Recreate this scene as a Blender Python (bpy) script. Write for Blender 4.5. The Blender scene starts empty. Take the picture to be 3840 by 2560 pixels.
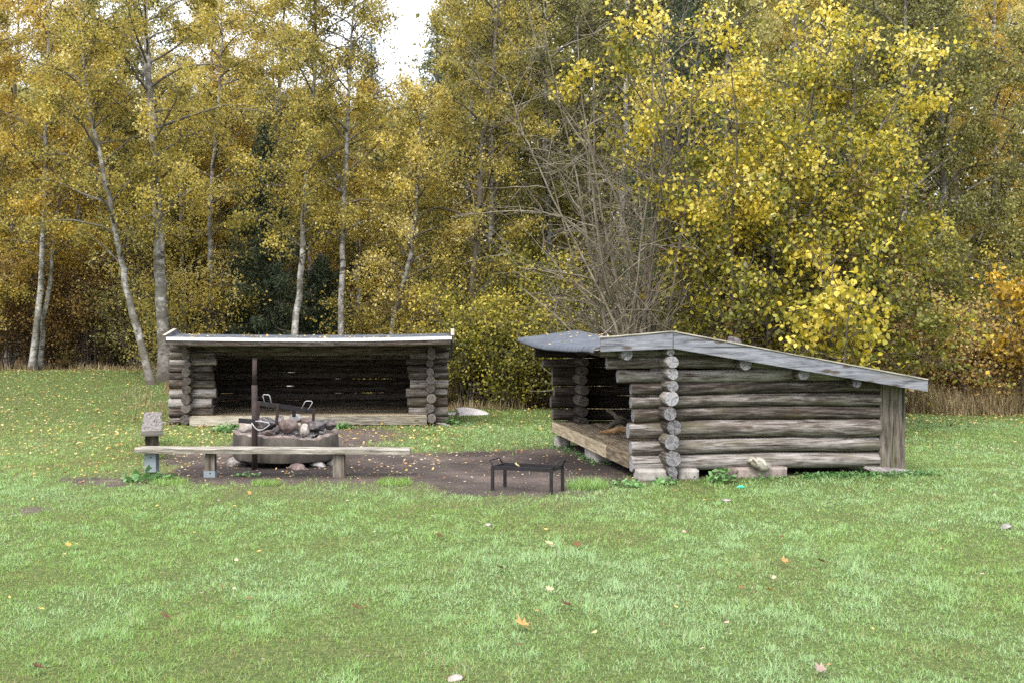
import bpy, bmesh, math, random
import numpy as np
from mathutils import Vector, Matrix, noise as mnoise

# ------------------------------------------------------------------ camera, world, sun, exposure
S = bpy.context.scene
C = S.collection
FPX, HOR, CAMH = 4300.0, 1222.0, 1.9
cam_d = bpy.data.cameras.new('camera'); cam = bpy.data.objects.new('camera', cam_d); C.objects.link(cam)
cam_d.lens = FPX/3840*36; cam_d.sensor_width = 36; cam_d.sensor_fit = 'HORIZONTAL'
cam_d.clip_start = 0.1; cam_d.clip_end = 600
cam.location = (0, 0, CAMH)
cam.rotation_euler = (math.radians(90)-math.atan((1280-HOR)/FPX), 0, 0)
S.camera = cam
SUN_EL, SUN_AZ = math.radians(52), math.radians(205)     # sun behind the camera, to the left, veiled by cloud
W = bpy.data.worlds.new('World'); S.world = W; W.use_nodes = True
nt = W.node_tree; nt.nodes.clear()
sky = nt.nodes.new('ShaderNodeTexSky'); sky.sky_type = 'NISHITA'; sky.sun_disc = False
sky.sun_elevation = SUN_EL; sky.sun_rotation = SUN_AZ; sky.dust_density = 3; sky.air_density = 1.0
mixw = nt.nodes.new('ShaderNodeMix'); mixw.data_type = 'RGBA'; mixw.inputs[0].default_value = 0.80
mixw.inputs[7].default_value = (9.4, 9.7, 10.2, 1)       # cloud layer: even white
bg = nt.nodes.new('ShaderNodeBackground'); bg.inputs[1].default_value = 0.12
wo = nt.nodes.new('ShaderNodeOutputWorld')
tcw = nt.nodes.new('ShaderNodeTexCoord'); sxw = nt.nodes.new('ShaderNodeSeparateXYZ'); nt.links.new(tcw.outputs['Generated'], sxw.inputs[0])
mrw = nt.nodes.new('ShaderNodeMapRange'); mrw.inputs[1].default_value = 0; mrw.inputs[2].default_value = 1; mrw.inputs[3].default_value = .42; mrw.inputs[4].default_value = 1.30
nt.links.new(sxw.outputs[2], mrw.inputs[0])      # overcast: the zenith three times as bright as the horizon
vmw = nt.nodes.new('ShaderNodeVectorMath'); vmw.operation = 'SCALE'
nt.links.new(sky.outputs[0], mixw.inputs[6]); nt.links.new(mixw.outputs[2], vmw.inputs[0]); nt.links.new(mrw.outputs[0], vmw.inputs[3]); nt.links.new(vmw.outputs[0], bg.inputs[0]); nt.links.new(bg.outputs[0], wo.inputs[0])
sun_d = bpy.data.lights.new('sun', 'SUN'); sun = bpy.data.objects.new('sun', sun_d); C.objects.link(sun)
sun_d.energy = 1.3; sun_d.angle = math.radians(22); sun_d.color = (1.0, 0.95, 0.87)
sv = Vector((math.sin(SUN_AZ)*math.cos(SUN_EL), math.cos(SUN_AZ)*math.cos(SUN_EL), math.sin(SUN_EL)))
sun.rotation_euler = sv.to_track_quat('Z', 'Y').to_euler()
S.view_settings.view_transform = 'Standard'; S.view_settings.look = 'None'
S.view_settings.exposure = 1.5; S.view_settings.gamma = 1.0; S.view_settings.use_curve_mapping = False
S.cycles.max_bounces = 8; S.cycles.diffuse_bounces = 6; S.cycles.glossy_bounces = 2
S.cycles.transmission_bounces = 6; S.cycles.transparent_max_bounces = 4
S.cycles.caustics_reflective = False; S.cycles.caustics_refractive = False
S.cycles.use_denoising = False

# ------------------------------------------------------------------ numbers
def ss(a):
    a = np.clip(a, 0, 1); return a*a*(3-2*a)
def hash2(ix, iy, seed):
    h = (ix.astype(np.int64)*374761393 + iy.astype(np.int64)*668265263 + seed*1442695041) & 0xffffffff
    h = ((h ^ (h >> 13))*1274126177) & 0xffffffff
    return ((h ^ (h >> 16)) & 0xffff)/65535.0
def vn(x, y, seed=0):
    x = np.asarray(x, float); y = np.asarray(y, float)
    ix = np.floor(x); iy = np.floor(y); fx = ss(x-ix); fy = ss(y-iy)
    a = hash2(ix, iy, seed); b = hash2(ix+1, iy, seed); c = hash2(ix, iy+1, seed); d = hash2(ix+1, iy+1, seed)
    return (a*(1-fx)+b*fx)*(1-fy)+(c*(1-fx)+d*fx)*fy
def fbm(x, y, seed=0, o=4):
    x = np.asarray(x, float); y = np.asarray(y, float)
    s = 0; a = .5; t = 0
    for k in range(o):
        s = s+a*vn(x*2**k, y*2**k, seed+k*17); t += a; a *= .5
    return s/t
def gz(x, y):
    x = np.asarray(x, float); y = np.asarray(y, float)
    z = -.3*np.clip((y-14.5)/11, 0, 1)
    z = z+.78*ss((y-24)/13)*ss((-x-6)/5)
    z = z+(fbm(x*.35, y*.35, 5, 2)-.5)*.05*ss((y-3)/5)
    return z
def ray(px, py):
    a = math.atan((1280-HOR)/FPX)
    v = Vector(((px-1920)/FPX, 1.0, -(py-1280)/FPX))
    return Vector((v.x, v.y*math.cos(a)+v.z*math.sin(a), -v.y*math.sin(a)+v.z*math.cos(a)))
def P(px, py, Z):                         # the point seen at a photo pixel, at depth Z
    d = ray(px, py); return Vector((d.x, d.y, d.z))*(Z/d.y)+Vector((0, 0, CAMH))
def G(px, py):                            # the ground point seen at a photo pixel
    d = ray(px, py); z = 0.0
    for k in range(12):
        t = (z-CAMH)/d.z; x, y = d.x*t, d.y*t; z = float(gz(x, y))
    return Vector((x, y, z))
def PX(px, Z):                            # x for a pixel column at depth Z
    return (px-1920)/FPX*Z

# ------------------------------------------------------------------ object helpers
def tag(o, label=None, cat=None, group=None, kind=None):
    if label: o['label'] = label
    if cat: o['category'] = cat
    if group: o['group'] = group
    if kind: o['kind'] = kind
    return o
def empty(name, loc, rz=0, label=None, cat=None, group=None):
    o = bpy.data.objects.new(name, None); C.objects.link(o)
    o.location = loc; o.rotation_euler = (0, 0, rz); o.empty_display_size = .2
    return tag(o, label, cat, group)
def np_obj(name, V, F, mats, parent=None, attrs=None, uv=None, midx=None, smooth=True):
    """V (n,3); F list of integer arrays (m,k) of faces; one mesh object"""
    V = np.asarray(V, np.float32)
    me = bpy.data.meshes.new(name)
    me.vertices.add(len(V)); me.vertices.foreach_set('co', V.ravel())
    F = [np.asarray(f, np.int32) for f in F if len(f)]
    loops = np.concatenate([f.ravel() for f in F]); n = sum(len(f) for f in F)
    sizes = np.concatenate([np.full(len(f), f.shape[1], np.int32) for f in F])
    me.loops.add(len(loops)); me.loops.foreach_set('vertex_index', loops)
    me.polygons.add(n); starts = np.concatenate([[0], np.cumsum(sizes)[:-1]]).astype(np.int32)
    me.polygons.foreach_set('loop_start', starts); me.polygons.foreach_set('loop_total', sizes)
    if midx is not None: me.polygons.foreach_set('material_index', np.asarray(midx, np.int32))
    me.polygons.foreach_set('use_smooth', np.full(n, smooth, bool))
    if uv is not None:
        l = me.uv_layers.new(name='UVMap'); l.data.foreach_set('uv', np.asarray(uv, np.float32).ravel())
    for k, a in (attrs or {}).items():
        at = me.attributes.new(k, 'FLOAT', 'POINT'); at.data.foreach_set('value', np.asarray(a, np.float32))
    me.update(calc_edges=True)
    for m in (mats if isinstance(mats, (list, tuple)) else [mats]): me.materials.append(m)
    o = bpy.data.objects.new(name, me); C.objects.link(o)
    if parent: o.parent = parent
    return o
class MB:
    """collects shapes with uv, material index and tone, links them as ONE mesh object"""
    def __init__(s): s.v = []; s.f = []; s.uv = []; s.m = []; s.t = []; s.s = []
    def face(s, idx, uvs, m=0, smooth=False): s.f.append(idx); s.uv.append(uvs); s.m.append(m); s.s.append(smooth)
    def box(s, c, half, M3=None, m=0, tone=0.5, axis=0, jit=0.0):
        """box; uv.x runs along local axis"""
        c = Vector(c); o = len(s.v); off = random.random()*50
        for i in (-1, 1):
            for j in (-1, 1):
                for k in (-1, 1):
                    p = Vector((i*half[0], j*half[1], k*half[2]))+Vector((random.uniform(-jit, jit) for _ in range(3)))
                    s.v.append((c+(M3 @ p if M3 else p))[:]); s.t.append(tone)
        def loc(q): return ((q >> 2 & 1)*2-1, (q >> 1 & 1)*2-1, (q & 1)*2-1)
        for q in ((0, 1, 3, 2), (4, 6, 7, 5), (0, 4, 5, 1), (2, 3, 7, 6), (0, 2, 6, 4), (1, 5, 7, 3)):
            uvs = []
            for w in q:
                l = [a*h for a, h in zip(loc(w), half)]
                u = l[axis]; r = [l[a] for a in range(3) if a != axis]
                uvs.append((u+off, r[0]+r[1]+off*.37))
            s.face([o+w for w in q], uvs, m)
    def bar(s, a, b, w, h, m=0, tone=0.5, up=Vector((0, 0, 1))):
        """box bar from a to b: width w, height h"""
        a = Vector(a); b = Vector(b); x = (b-a); L = x.length; x.normalize()
        if abs(x.dot(up)) > .98: up = Vector((0, 1, 0))
        y = up.cross(x).normalized(); z = x.cross(y)
        s.box((a+b)/2, (L/2, w/2, h/2), Matrix((x, y, z)).transposed(), m, tone)
    def tube(s, pts, r, n=10, m=0, tone=.5, cap=True, mcap=None, closed=False):
        pts = [Vector(p) for p in pts]; k = len(pts)
        rr = r if isinstance(r, (list, tuple)) else [r]*k
        o = len(s.v); L = random.random()*40; ref = None; Ls = []
        for i, p in enumerate(pts):
            if closed: t = pts[(i+1) % k]-pts[i-1]
            else: t = pts[min(i+1, k-1)]-pts[max(i-1, 0)]
            t.normalize()
            if ref is None: ref = t.orthogonal().normalized()
            ref = (ref-t*ref.dot(t)).normalized(); q = t.cross(ref)
            if i: L += (p-pts[i-1]).length
            Ls.append(L)
            for j in range(n):
                a = 2*math.pi*j/n
                s.v.append((p+(ref*math.cos(a)+q*math.sin(a))*rr[i])[:]); s.t.append(tone)
        for i in range(k if closed else k-1):
            i2 = (i+1) % k
            for j in range(n):
                j2 = (j+1) % n; c = 2*math.pi*rr[i]/n
                s.face([o+i*n+j, o+i*n+j2, o+i2*n+j2, o+i2*n+j],
                       [(Ls[i], j*c), (Ls[i], (j+1)*c), (Ls[i2], (j+1)*c), (Ls[i2], j*c)], m, True)
        if cap and not closed:
            for i, rev in ((0, True), (k-1, False)):
                idx = [o+i*n+j for j in range(n)]
                uvs = [(math.cos(2*math.pi*j/n)*rr[i], math.sin(2*math.pi*j/n)*rr[i]) for j in range(n)]
                if rev: idx.reverse(); uvs.reverse()
                s.face(idx, uvs, m if mcap is None else mcap)
    def log(s, a, b, r, seed, clamp=None, m=0, mcap=1, n=20, crook=.018, taper=.08, sq=1.0):
        """an irregular log from a to b; clamp(p)->max z"""
        rng = random.Random(seed); a = Vector(a); b = Vector(b); L = (b-a).length; x = (b-a).normalized()
        up = Vector((0, 0, 1)); y = up.cross(x).normalized() if abs(x.z) < .9 else Vector((0, 1, 0)); z = x.cross(y)
        k = max(4, int(L/.14)); o = len(s.v); tone = rng.random(); uo = rng.random()*60; vo = rng.random()*9
        ph = [rng.uniform(0, 6.28) for _ in range(6)]; tp = rng.choice((-1, 1))*taper
        oval = rng.uniform(-.05, .05)
        ts = [0, .012/L]+[(i+1)/(k+1) for i in range(k)]+[1-.012/L, 1]
        for i, t in enumerate(ts):
            edge = .93 if i in (0, len(ts)-1) else 1.0
            rad = r*(1+tp*(t-.5)+.03*math.sin(t*L*3.1+ph[0])+.018*math.sin(t*L*9+ph[1]))*edge
            cx = crook*math.sin(t*L*1.3+ph[2]); cz = crook*.55*math.sin(t*L*1.7+ph[3])
            for j in range(n):
                an = 2*math.pi*j/n
                rj = rad*(1+oval*math.cos(2*an+ph[4])+.03*mnoise.noise(Vector((math.cos(an)*1.3+seed, math.sin(an)*1.3, t*L*1.4))))
                p = a+x*(t*L)+y*(rj*math.cos(an)+cx)+z*(rj*sq*math.sin(an)+cz)
                if clamp: p.z = min(p.z, clamp(p))
                s.v.append(p[:]); s.t.append(tone)
        for i in range(len(ts)-1):
            for j in range(n):
                j2 = (j+1) % n; c = 2*math.pi*r/n; u1 = ts[i]*L+uo; u2 = ts[i+1]*L+uo
                s.face([o+i*n+j, o+i*n+j2, o+(i+1)*n+j2, o+(i+1)*n+j],
                       [(u1, j*c+vo), (u1, (j+1)*c+vo), (u2, (j+1)*c+vo), (u2, j*c+vo)], m, True)
        for i, rev in ((0, True), (len(ts)-1, False)):
            idx = [o+i*n+j for j in range(n)]; dx = rng.uniform(-.01, .01); q = rng.random()*6.28
            uvs = [(math.cos(2*math.pi*j/n+q)*r+dx, math.sin(2*math.pi*j/n+q)*r) for j in range(n)]
            if rev: idx.reverse(); uvs.reverse()
            s.face(idx, uvs, mcap)
    def build(s, name, mats, parent=None, bevel=0.0, xf=None):
        me = bpy.data.meshes.new(name); me.from_pydata(s.v, [], s.f)
        l = me.uv_layers.new(name='UVMap'); l.data.foreach_set('uv', [c for f in s.uv for p in f for c in p])
        me.polygons.foreach_set('material_index', s.m); me.polygons.foreach_set('use_smooth', s.s)
        at = me.attributes.new('tone', 'FLOAT', 'POINT'); at.data.foreach_set('value', s.t)
        for m in (mats if isinstance(mats, (list, tuple)) else [mats]): me.materials.append(m)
        me.update()
        o = bpy.data.objects.new(name, me); C.objects.link(o)
        if parent: o.parent = parent
        if bevel:
            b = o.modifiers.new('bevel', 'BEVEL'); b.width = bevel; b.segments = 2; b.limit_method = 'ANGLE'
        return o

# ------------------------------------------------------------------ materials
class NT:
    def __init__(s, name, rough=.8, spec=.3):
        s.m = bpy.data.materials.new(name); s.m.use_nodes = True; s.t = s.m.node_tree
        s.b = s.t.nodes['Principled BSDF']; s.out = s.t.nodes['Material Output']
        s.b.inputs['Roughness'].default_value = rough; s.b.inputs['Specular IOR Level'].default_value = spec
    def n(s, ty, **kw):
        nd = s.t.nodes.new('ShaderNode'+ty)
        for k, v in kw.items():
            if k.startswith('i'):
                key = k[1:]; inp = nd.inputs[int(key)] if key.isdigit() else nd.inputs[key]
                if hasattr(v, 'is_output') or isinstance(v, bpy.types.NodeSocket): s.t.links.new(v, inp)
                else: inp.default_value = v
            else: setattr(nd, k, v)
        return nd
    def link(s, a, b): s.t.links.new(a, b)
    def coord(s, kind='Object', scale=(1, 1, 1)):
        c = s.n('TexCoord'); return s.n('Mapping', i0=c.outputs[kind], i3=scale).outputs[0]
    def noise(s, vec, scale, detail=5, rough=.6, dist=0.0):
        return s.n('TexNoise', iVector=vec, iScale=scale, iDetail=detail, iRoughness=rough, iDistortion=dist).outputs[0]
    def ramp(s, fac, stops, mode='LINEAR'):
        r = s.n('ValToRGB', i0=fac); cr = r.color_ramp; cr.interpolation = mode
        while len(cr.elements) < len(stops): cr.elements.new(.5)
        for e, (p, c) in zip(cr.elements, stops): e.position = p; e.color = (*c, 1) if len(c) == 3 else c
        return r.outputs[0]
    def mix(s, f, a, b, mode='MIX'):
        nd = s.n('Mix', data_type='RGBA', blend_type=mode)
        for i, v in ((0, f), (6, a), (7, b)):
            if isinstance(v, bpy.types.NodeSocket): s.link(v, nd.inputs[i])
            else: nd.inputs[i].default_value = v if i == 0 else ((*v, 1) if len(v) == 3 else v)
        return nd.outputs[2]
    def math(s, op, a, b=0.0, c=0.0):
        nd = s.n('Math', operation=op)
        for i, v in enumerate((a, b, c)):
            if isinstance(v, bpy.types.NodeSocket): s.link(v, nd.inputs[i])
            else: nd.inputs[i].default_value = v
        return nd.outputs[0]
    def attr(s, name): return s.n('Attribute', attribute_name=name).outputs['Fac']
    def col(s, c):
        if isinstance(c, bpy.types.NodeSocket): s.link(c, s.b.inputs['Base Color'])
        else: s.b.inputs['Base Color'].default_value = (*c, 1)
    def bump(s, h, strength=.4, dist=.01):
        s.link(s.n('Bump', iStrength=strength, iDistance=dist, iHeight=h).outputs[0], s.b.inputs['Normal'])

def mottled(name, stops, scale=8, rough=.85, bump=.4, bd=.01, stretch=(1, 1, 1), detail=8, spec=.25, speck=None):
    t = NT(name, rough, spec); v = t.coord('Object', stretch)
    f = t.noise(v, scale, detail, .65); c = t.ramp(f, stops)
    if speck:
        sp = t.noise(v, speck[0], 2, .5); c = t.mix(t.ramp(sp, [(speck[1], (0, 0, 0)), (speck[1]+.04, (1, 1, 1))]), c, speck[2])
    t.col(c); t.bump(t.noise(v, scale*3, 6, .6), bump, bd); return t.m

def wood(name, light, mid, dark, brown, green, gfac=.5):
    """weathered wood; uv.x along the grain, in metres"""
    t = NT(name, .85, .2)
    uv = t.n('TexCoord').outputs['UV']
    def mp(sx, sy): return t.n('Mapping', i0=uv, i3=(sx, sy, 1)).outputs[0]
    st = t.noise(mp(2.6, 24), 1.0, 8, .7, .4)
    big = t.noise(mp(1.0, 5), 1.0, 4, .6, .3)
    fine = t.noise(mp(7, 210), 1.0, 4, .6)
    tone = t.attr('tone')
    a = t.math('ADD', st, t.math('MULTIPLY', t.math('SUBTRACT', tone, .5), .26))
    a = t.math('ADD', a, t.math('MULTIPLY', t.math('SUBTRACT', fine, .5), .22))
    c = t.ramp(a, [(.34, dark), (.47, mid), (.62, light), (.76, tuple(min(1, x*1.25) for x in light))])
    c = t.mix(t.ramp(big, [(.54, (0, 0, 0)), (.74, (.75, .75, .75))]), c, brown)
    big2 = t.noise(mp(.8, 3.3), 1.7, 3, .6)
    c = t.mix(t.ramp(big2, [(.52, (0, 0, 0)), (.70, (gfac, gfac, gfac))]), c, green)
    crk = t.noise(mp(.9, 42), 1.0, 2, .5, .15)
    cr = t.ramp(crk, [(.31, (1, 1, 1)), (.365, (0, 0, 0))])
    c = t.mix(cr, c, (.022, .018, .014))
    vo = t.n('TexVoronoi', iVector=mp(1.9, 5.5), iScale=1.0, iRandomness=1.0).outputs['Distance']
    kn = t.ramp(vo, [(.09, (1, 1, 1)), (.16, (0, 0, 0))]); c = t.mix(t.math('MULTIPLY', kn, .75), c, (.07, .04, .022))
    t.col(c); t.bump(t.math('SUBTRACT', t.math('ADD', st, t.math('MULTIPLY', fine, .35)), t.math('MULTIPLY', cr, .6)), .55, .012)
    return t.m

def endgrain(name, light, dark, tint):
    t = NT(name, .9, .15); uv = t.n('TexCoord').outputs['UV']
    ln = t.n('VectorMath', operation='LENGTH', i0=uv).outputs['Value']
    nz = t.noise(uv, 30, 4, .6)
    ring = t.math('SINE', t.math('ADD', t.math('MULTIPLY', ln, 900), t.math('MULTIPLY', nz, 7)))
    f = t.math('ADD', t.math('MULTIPLY', ring, .05), t.math('MULTIPLY_ADD', t.noise(uv, 17, 7, .8), 1.35, -.17))
    f = t.math('ADD', f, t.math('MULTIPLY', t.math('SUBTRACT', t.attr('tone'), .5), .18))
    c = t.ramp(f, [(.3, dark), (.5, tuple((a+b)/2 for a, b in zip(light, dark))), (.68, light)])
    sx = t.n('SeparateXYZ', i0=uv)
    ang = t.math('ARCTAN2', sx.outputs[1], sx.outputs[0])
    an = t.n('CombineXYZ', i0=t.math('MULTIPLY', t.math('SINE', ang), 3.1), i1=t.math('MULTIPLY', t.math('COSINE', ang), 3.1), i2=t.math('MULTIPLY', t.attr('tone'), 40)).outputs[0]
    cn = t.noise(an, 1.7, 2, .6); cr = t.ramp(cn, [(.34, (1, 1, 1)), (.40, (0, 0, 0))])
    c = t.mix(t.ramp(t.noise(uv, 14, 3, .6), [(.55, (0, 0, 0)), (.7, (.6, .6, .6))]), c, tint)
    c = t.mix(cr, c, (.02, .017, .015)); t.col(c); t.bump(t.math('SUBTRACT', f, cr), .5, .006); return t.m

def leafmat(name, stops, trans=.38, rough=.6, hue=.0, clump=.0):
    t = NT(name, rough, .4); tone = t.attr('tone')
    r = t.n('ObjectInfo').outputs['Random']
    f = t.math('ADD', tone, t.math('MULTIPLY', t.math('SUBTRACT', r, .5), hue))
    c = t.ramp(f, stops); t.col(c)
    tr = t.n('BsdfTranslucent', i0=c)
    mx = t.n('MixShader', i0=trans, i1=t.b.outputs[0], i2=tr.outputs[0]); t.link(mx.outputs[0], t.out.inputs[0]); return t.m

M = {}
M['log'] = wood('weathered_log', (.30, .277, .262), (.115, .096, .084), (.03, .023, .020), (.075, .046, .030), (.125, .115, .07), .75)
M['logdark'] = wood('shaded_weathered_log', (.13, .112, .10), (.06, .048, .041), (.022, .017, .015), (.055, .034, .022), (.05, .044, .026), .4)  # aged wood, darkened further to put the shelters' inner shade into the colour
M['end'] = endgrain('log_end_grain', (.37, .365, .385), (.045, .04, .045), (.17, .12, .08))
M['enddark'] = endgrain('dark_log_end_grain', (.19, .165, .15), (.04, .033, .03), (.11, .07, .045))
M['fascia'] = wood('grey_fascia_board', (.28, .285, .32), (.18, .185, .21), (.08, .08, .088), (.19, .17, .155), (.28, .28, .29), .3)
M['trim'] = wood('pale_trim_board', (.46, .42, .34), (.33, .30, .24), (.15, .13, .11), (.28, .22, .15), (.26, .26, .18), .4)
M['floor'] = wood('floor_plank', (.42, .34, .235), (.26, .205, .14), (.10, .075, .05), (.20, .135, .07), (.22, .20, .13), .5)
M['bench'] = wood('bench_plank', (.38, .35, .30), (.19, .17, .14), (.045, .038, .033), (.12, .10, .072), (.16, .16, .115), .7)
M['benchdark'] = wood('dark_bench_plank', (.24, .222, .21), (.155, .14, .13), (.075, .066, .06), (.16, .11, .09), (.17, .16, .12), .4)
M['post'] = wood('bench_post_wood', (.19, .165, .14), (.095, .078, .063), (.032, .025, .02), (.13, .085, .05), (.11, .12, .06), .6)
M['rot'] = wood('rotten_wood', (.52, .34, .18), (.34, .19, .08), (.10, .055, .03), (.40, .20, .06), (.15, .11, .06), .3)
M['felt'] = mottled('roofing_felt', [(.3, (.045, .05, .062)), (.55, (.075, .085, .105)), (.75, (.12, .13, .15))], 5, .75, .5, .004, speck=(60, .66, (.2, .2, .2)))
M['white'] = mottled('white_metal_edge', [(.3, (.62, .62, .60)), (.6, (.80, .80, .79)), (.8, (.84, .84, .84))], 3, .5, .1, .002, spec=.4)
M['concrete'] = mottled('stained_concrete', [(.28, (.024, .020, .017)), (.46, (.062, .052, .043)), (.6, (.10, .086, .072)), (.8, (.165, .145, .125))], 5, .9, .5, .006, stretch=(1, 1, .35), speck=(38, .66, (.10, .085, .08)))
M['rim'] = mottled('broken_rim', [(.3, (.06, .046, .04)), (.5, (.15, .115, .10)), (.72, (.30, .26, .245))], 14, .95, .9, .02)
M['block'] = mottled('concrete_block_grey', [(.3, (.20, .18, .165)), (.5, (.33, .305, .28)), (.75, (.45, .42, .385))], 7, .92, .5, .006, speck=(45, .64, (.2, .18, .16)))
M['blockpink'] = mottled('concrete_block_pink', [(.3, (.20, .16, .145)), (.5, (.31, .25, .225)), (.75, (.40, .345, .31))], 9, .92, .6, .008, speck=(50, .62, (.14, .12, .11)))
M['stonered'] = mottled('red_stone', [(.3, (.05, .034, .031)), (.5, (.125, .088, .08)), (.72, (.22, .175, .16))], 9, .9, .6, .01, speck=(26, .62, (.07, .06, .06)))
M['stonegrey'] = mottled('grey_stone', [(.3, (.09, .08, .08)), (.5, (.22, .20, .19)), (.72, (.38, .36, .35))], 9, .9, .6, .01, speck=(30, .62, (.10, .07, .06)))
M['stonedark'] = mottled('sooty_stone', [(.3, (.02, .02, .024)), (.52, (.07, .065, .07)), (.72, (.17, .15, .15))], 8, .85, .6, .01, speck=(22, .6, (.18, .13, .10)))
M['stonepale'] = mottled('pale_stone', [(.3, (.12, .10, .09)), (.5, (.30, .26, .235)), (.72, (.46, .42, .395))], 7, .9, .6, .01, speck=(25, .66, (.25, .16, .13)))
M['stonewhite'] = mottled('whitish_stone', [(.3, (.34, .30, .28)), (.5, (.52, .48, .46)), (.72, (.66, .63, .61))], 5, .9, .6, .01, speck=(25, .66, (.25, .2, .17)))
M['char'] = mottled('charcoal_and_ash', [(.35, (.015, .015, .016)), (.52, (.06, .055, .055)), (.7, (.33, .31, .30))], 16, .95, 1, .02)
M['iron'] = mottled('rusty_iron', [(.32, (.016, .011, .011)), (.52, (.032, .020, .018)), (.74, (.07, .036, .027))], 14, .7, .3, .002, spec=.3)
M['blackiron'] = mottled('black_iron', [(.35, (.010, .009, .011)), (.6, (.020, .017, .019)), (.8, (.05, .03, .025))], 12, .6, .3, .002, spec=.3)
M['steel'] = mottled('bare_steel_rod', [(.3, (.22, .21, .21)), (.7, (.42, .41, .42))], 20, .35, .1, .001, spec=.6)
M['galv'] = mottled('galvanised_steel', [(.3, (.15, .18, .21)), (.55, (.21, .245, .275)), (.8, (.29, .32, .345))], 6, .5, .1, .002, spec=.5)
M['greenplastic'] = mottled('green_plastic', [(.3, (.05, .50, .28)), (.7, (.08, .62, .38))], 6, .4, .05, .001)
M['soilpath'] = None
def ground_mats():
    t = NT('ground_soil', .95, .1); v = t.coord('Object')
    lit = t.attr('litter'); n1 = t.noise(v, 3.0, 8, .7); n2 = t.noise(v, 22, 6, .7)
    grass = t.ramp(n2, [(.3, (.03, .042, .015)), (.5, (.07, .095, .03)), (.72, (.14, .17, .06))])
    grass = t.mix(t.attr('bare'), grass, t.ramp(n2, [(.3, (.045, .034, .03)), (.5, (.09, .07, .06)), (.7, (.17, .13, .11))]))
    litter = t.ramp(n2, [(.3, (.04, .025, .014)), (.5, (.11, .07, .035)), (.62, (.22, .14, .06)), (.75, (.36, .24, .09))])
    f = t.math('ADD', lit, t.math('MULTIPLY', t.math('SUBTRACT', n1, .5), .8))
    t.col(t.mix(t.ramp(f, [(.4, (0, 0, 0)), (.6, (1, 1, 1))]), grass, litter)); t.bump(n2, .8, .03)
    p = NT('bare_earth', .95, .12); v = p.coord('Object')
    a = p.noise(v, 1.1, 6, .65); b = p.noise(v, 26, 6, .75); g = p.noise(v, 95, 3, .6)
    base = p.ramp(a, [(.36, (.050, .039, .034)), (.5, (.10, .077, .067)), (.66, (.18, .138, .118))])
    base = p.mix(p.ramp(b, [(.38, (.7, .7, .7)), (.6, (0, 0, 0))]), base, (.05, .038, .036))
    base = p.mix(p.ramp(g, [(.60, (0, 0, 0)), (.68, (.9, .9, .9))]), base, (.30, .25, .22))
    dk = p.attr('dark'); base = p.mix(dk, base, (.035, .028, .026)); p.col(base); p.bump(p.math('ADD', b, g), .9, .02)
    return t.m, p.m
M['ground'], M['path'] = ground_mats()
def grassmat():
    t = NT('grass_blade', .5, .3); c = t.ramp(t.attr('tone'), [
        (.0, (.15, .10, .05)), (.10, (.36, .31, .17)), (.2, (.25, .275, .065)), (.38, (.19, .295, .05)), (.60, (.25, .40, .10)), (.82, (.30, .45, .19)), (1, (.42, .54, .32))])
    t.col(c); tr = t.n('BsdfTranslucent', i0=c); mx = t.n('MixShader', i0=.42, i1=t.b.outputs[0], i2=tr.outputs[0]); t.link(mx.outputs[0], t.out.inputs[0]); return t.m
M['grass'] = grassmat()
M['drygrass'] = leafmat('dry_grass', [(0, (.13, .09, .045)), (.4, (.32, .24, .13)), (.7, (.50, .40, .24)), (1, (.24, .26, .10))], .4)
M['fallen'] = leafmat('fallen_leaf', [(0, (.07, .03, .015)), (.2, (.21, .085, .025)), (.35, (.38, .20, .08)), (.5, (.48, .30, .06)), (.7, (.54, .40, .13)), (.86, (.52, .43, .27)), (1, (.26, .18, .165))], .15, .8)
M['weed'] = leafmat('weed_leaf', [(0, (.05, .12, .03)), (.5, (.10, .22, .06)), (1, (.20, .34, .13))], .25, .45)
M['birchleaf'] = leafmat('birch_leaf_yellow', [(0, (.12, .08, .03)), (.14, (.18, .165, .05)), (.34, (.33, .30, .075)), (.58, (.50, .395, .07)), (.8, (.68, .52, .10)), (1, (.76, .68, .36))], .48, .42, .30)  # dark ends of the foliage ramps lightened, putting background haze into the colour
M['goldleaf'] = leafmat('gold_birch_leaf', [(0, (.15, .09, .03)), (.2, (.27, .20, .05)), (.45, (.46, .335, .06)), (.7, (.66, .46, .06)), (.9, (.74, .54, .10)), (1, (.76, .65, .30))], .46, .42, .25)
M['oliveleaf'] = leafmat('birch_leaf_olive', [(0, (.09, .075, .03)), (.2, (.14, .145, .045)), (.5, (.26, .26, .08)), (.75, (.42, .37, .10)), (1, (.62, .56, .26))], .46, .42, .25)
M['brownleaf'] = leafmat('brown_orange_leaf', [(0, (.10, .065, .03)), (.3, (.19, .125, .045)), (.55, (.32, .20, .06)), (.8, (.46, .30, .07)), (1, (.56, .42, .17))], .36, .5, .2)
M['orangeleaf'] = leafmat('orange_maple_leaf', [(0, (.18, .11, .02)), (.4, (.40, .25, .025)), (.75, (.62, .40, .03)), (1, (.66, .52, .10))], .36, .5, .1)
M['bigleaf'] = leafmat('broad_yellow_leaf', [(0, (.13, .075, .02)), (.12, (.10, .11, .02)), (.28, (.17, .175, .03)), (.50, (.30, .28, .035)), (.72, (.52, .41, .04)), (.90, (.70, .54, .06)), (1, (.78, .66, .22))], .36, .42, .12)
M['hazelleaf'] = leafmat('hazel_leaf', [(0, (.07, .07, .02)), (.3, (.12, .125, .022)), (.6, (.22, .21, .03)), (.85, (.38, .32, .04)), (1, (.52, .42, .07))], .34, .5, .12)
M['needle'] = leafmat('spruce_needle', [(0, (.018, .030, .016)), (.5, (.042, .062, .03)), (1, (.08, .10, .048))], .08, .7, .1)
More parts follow.
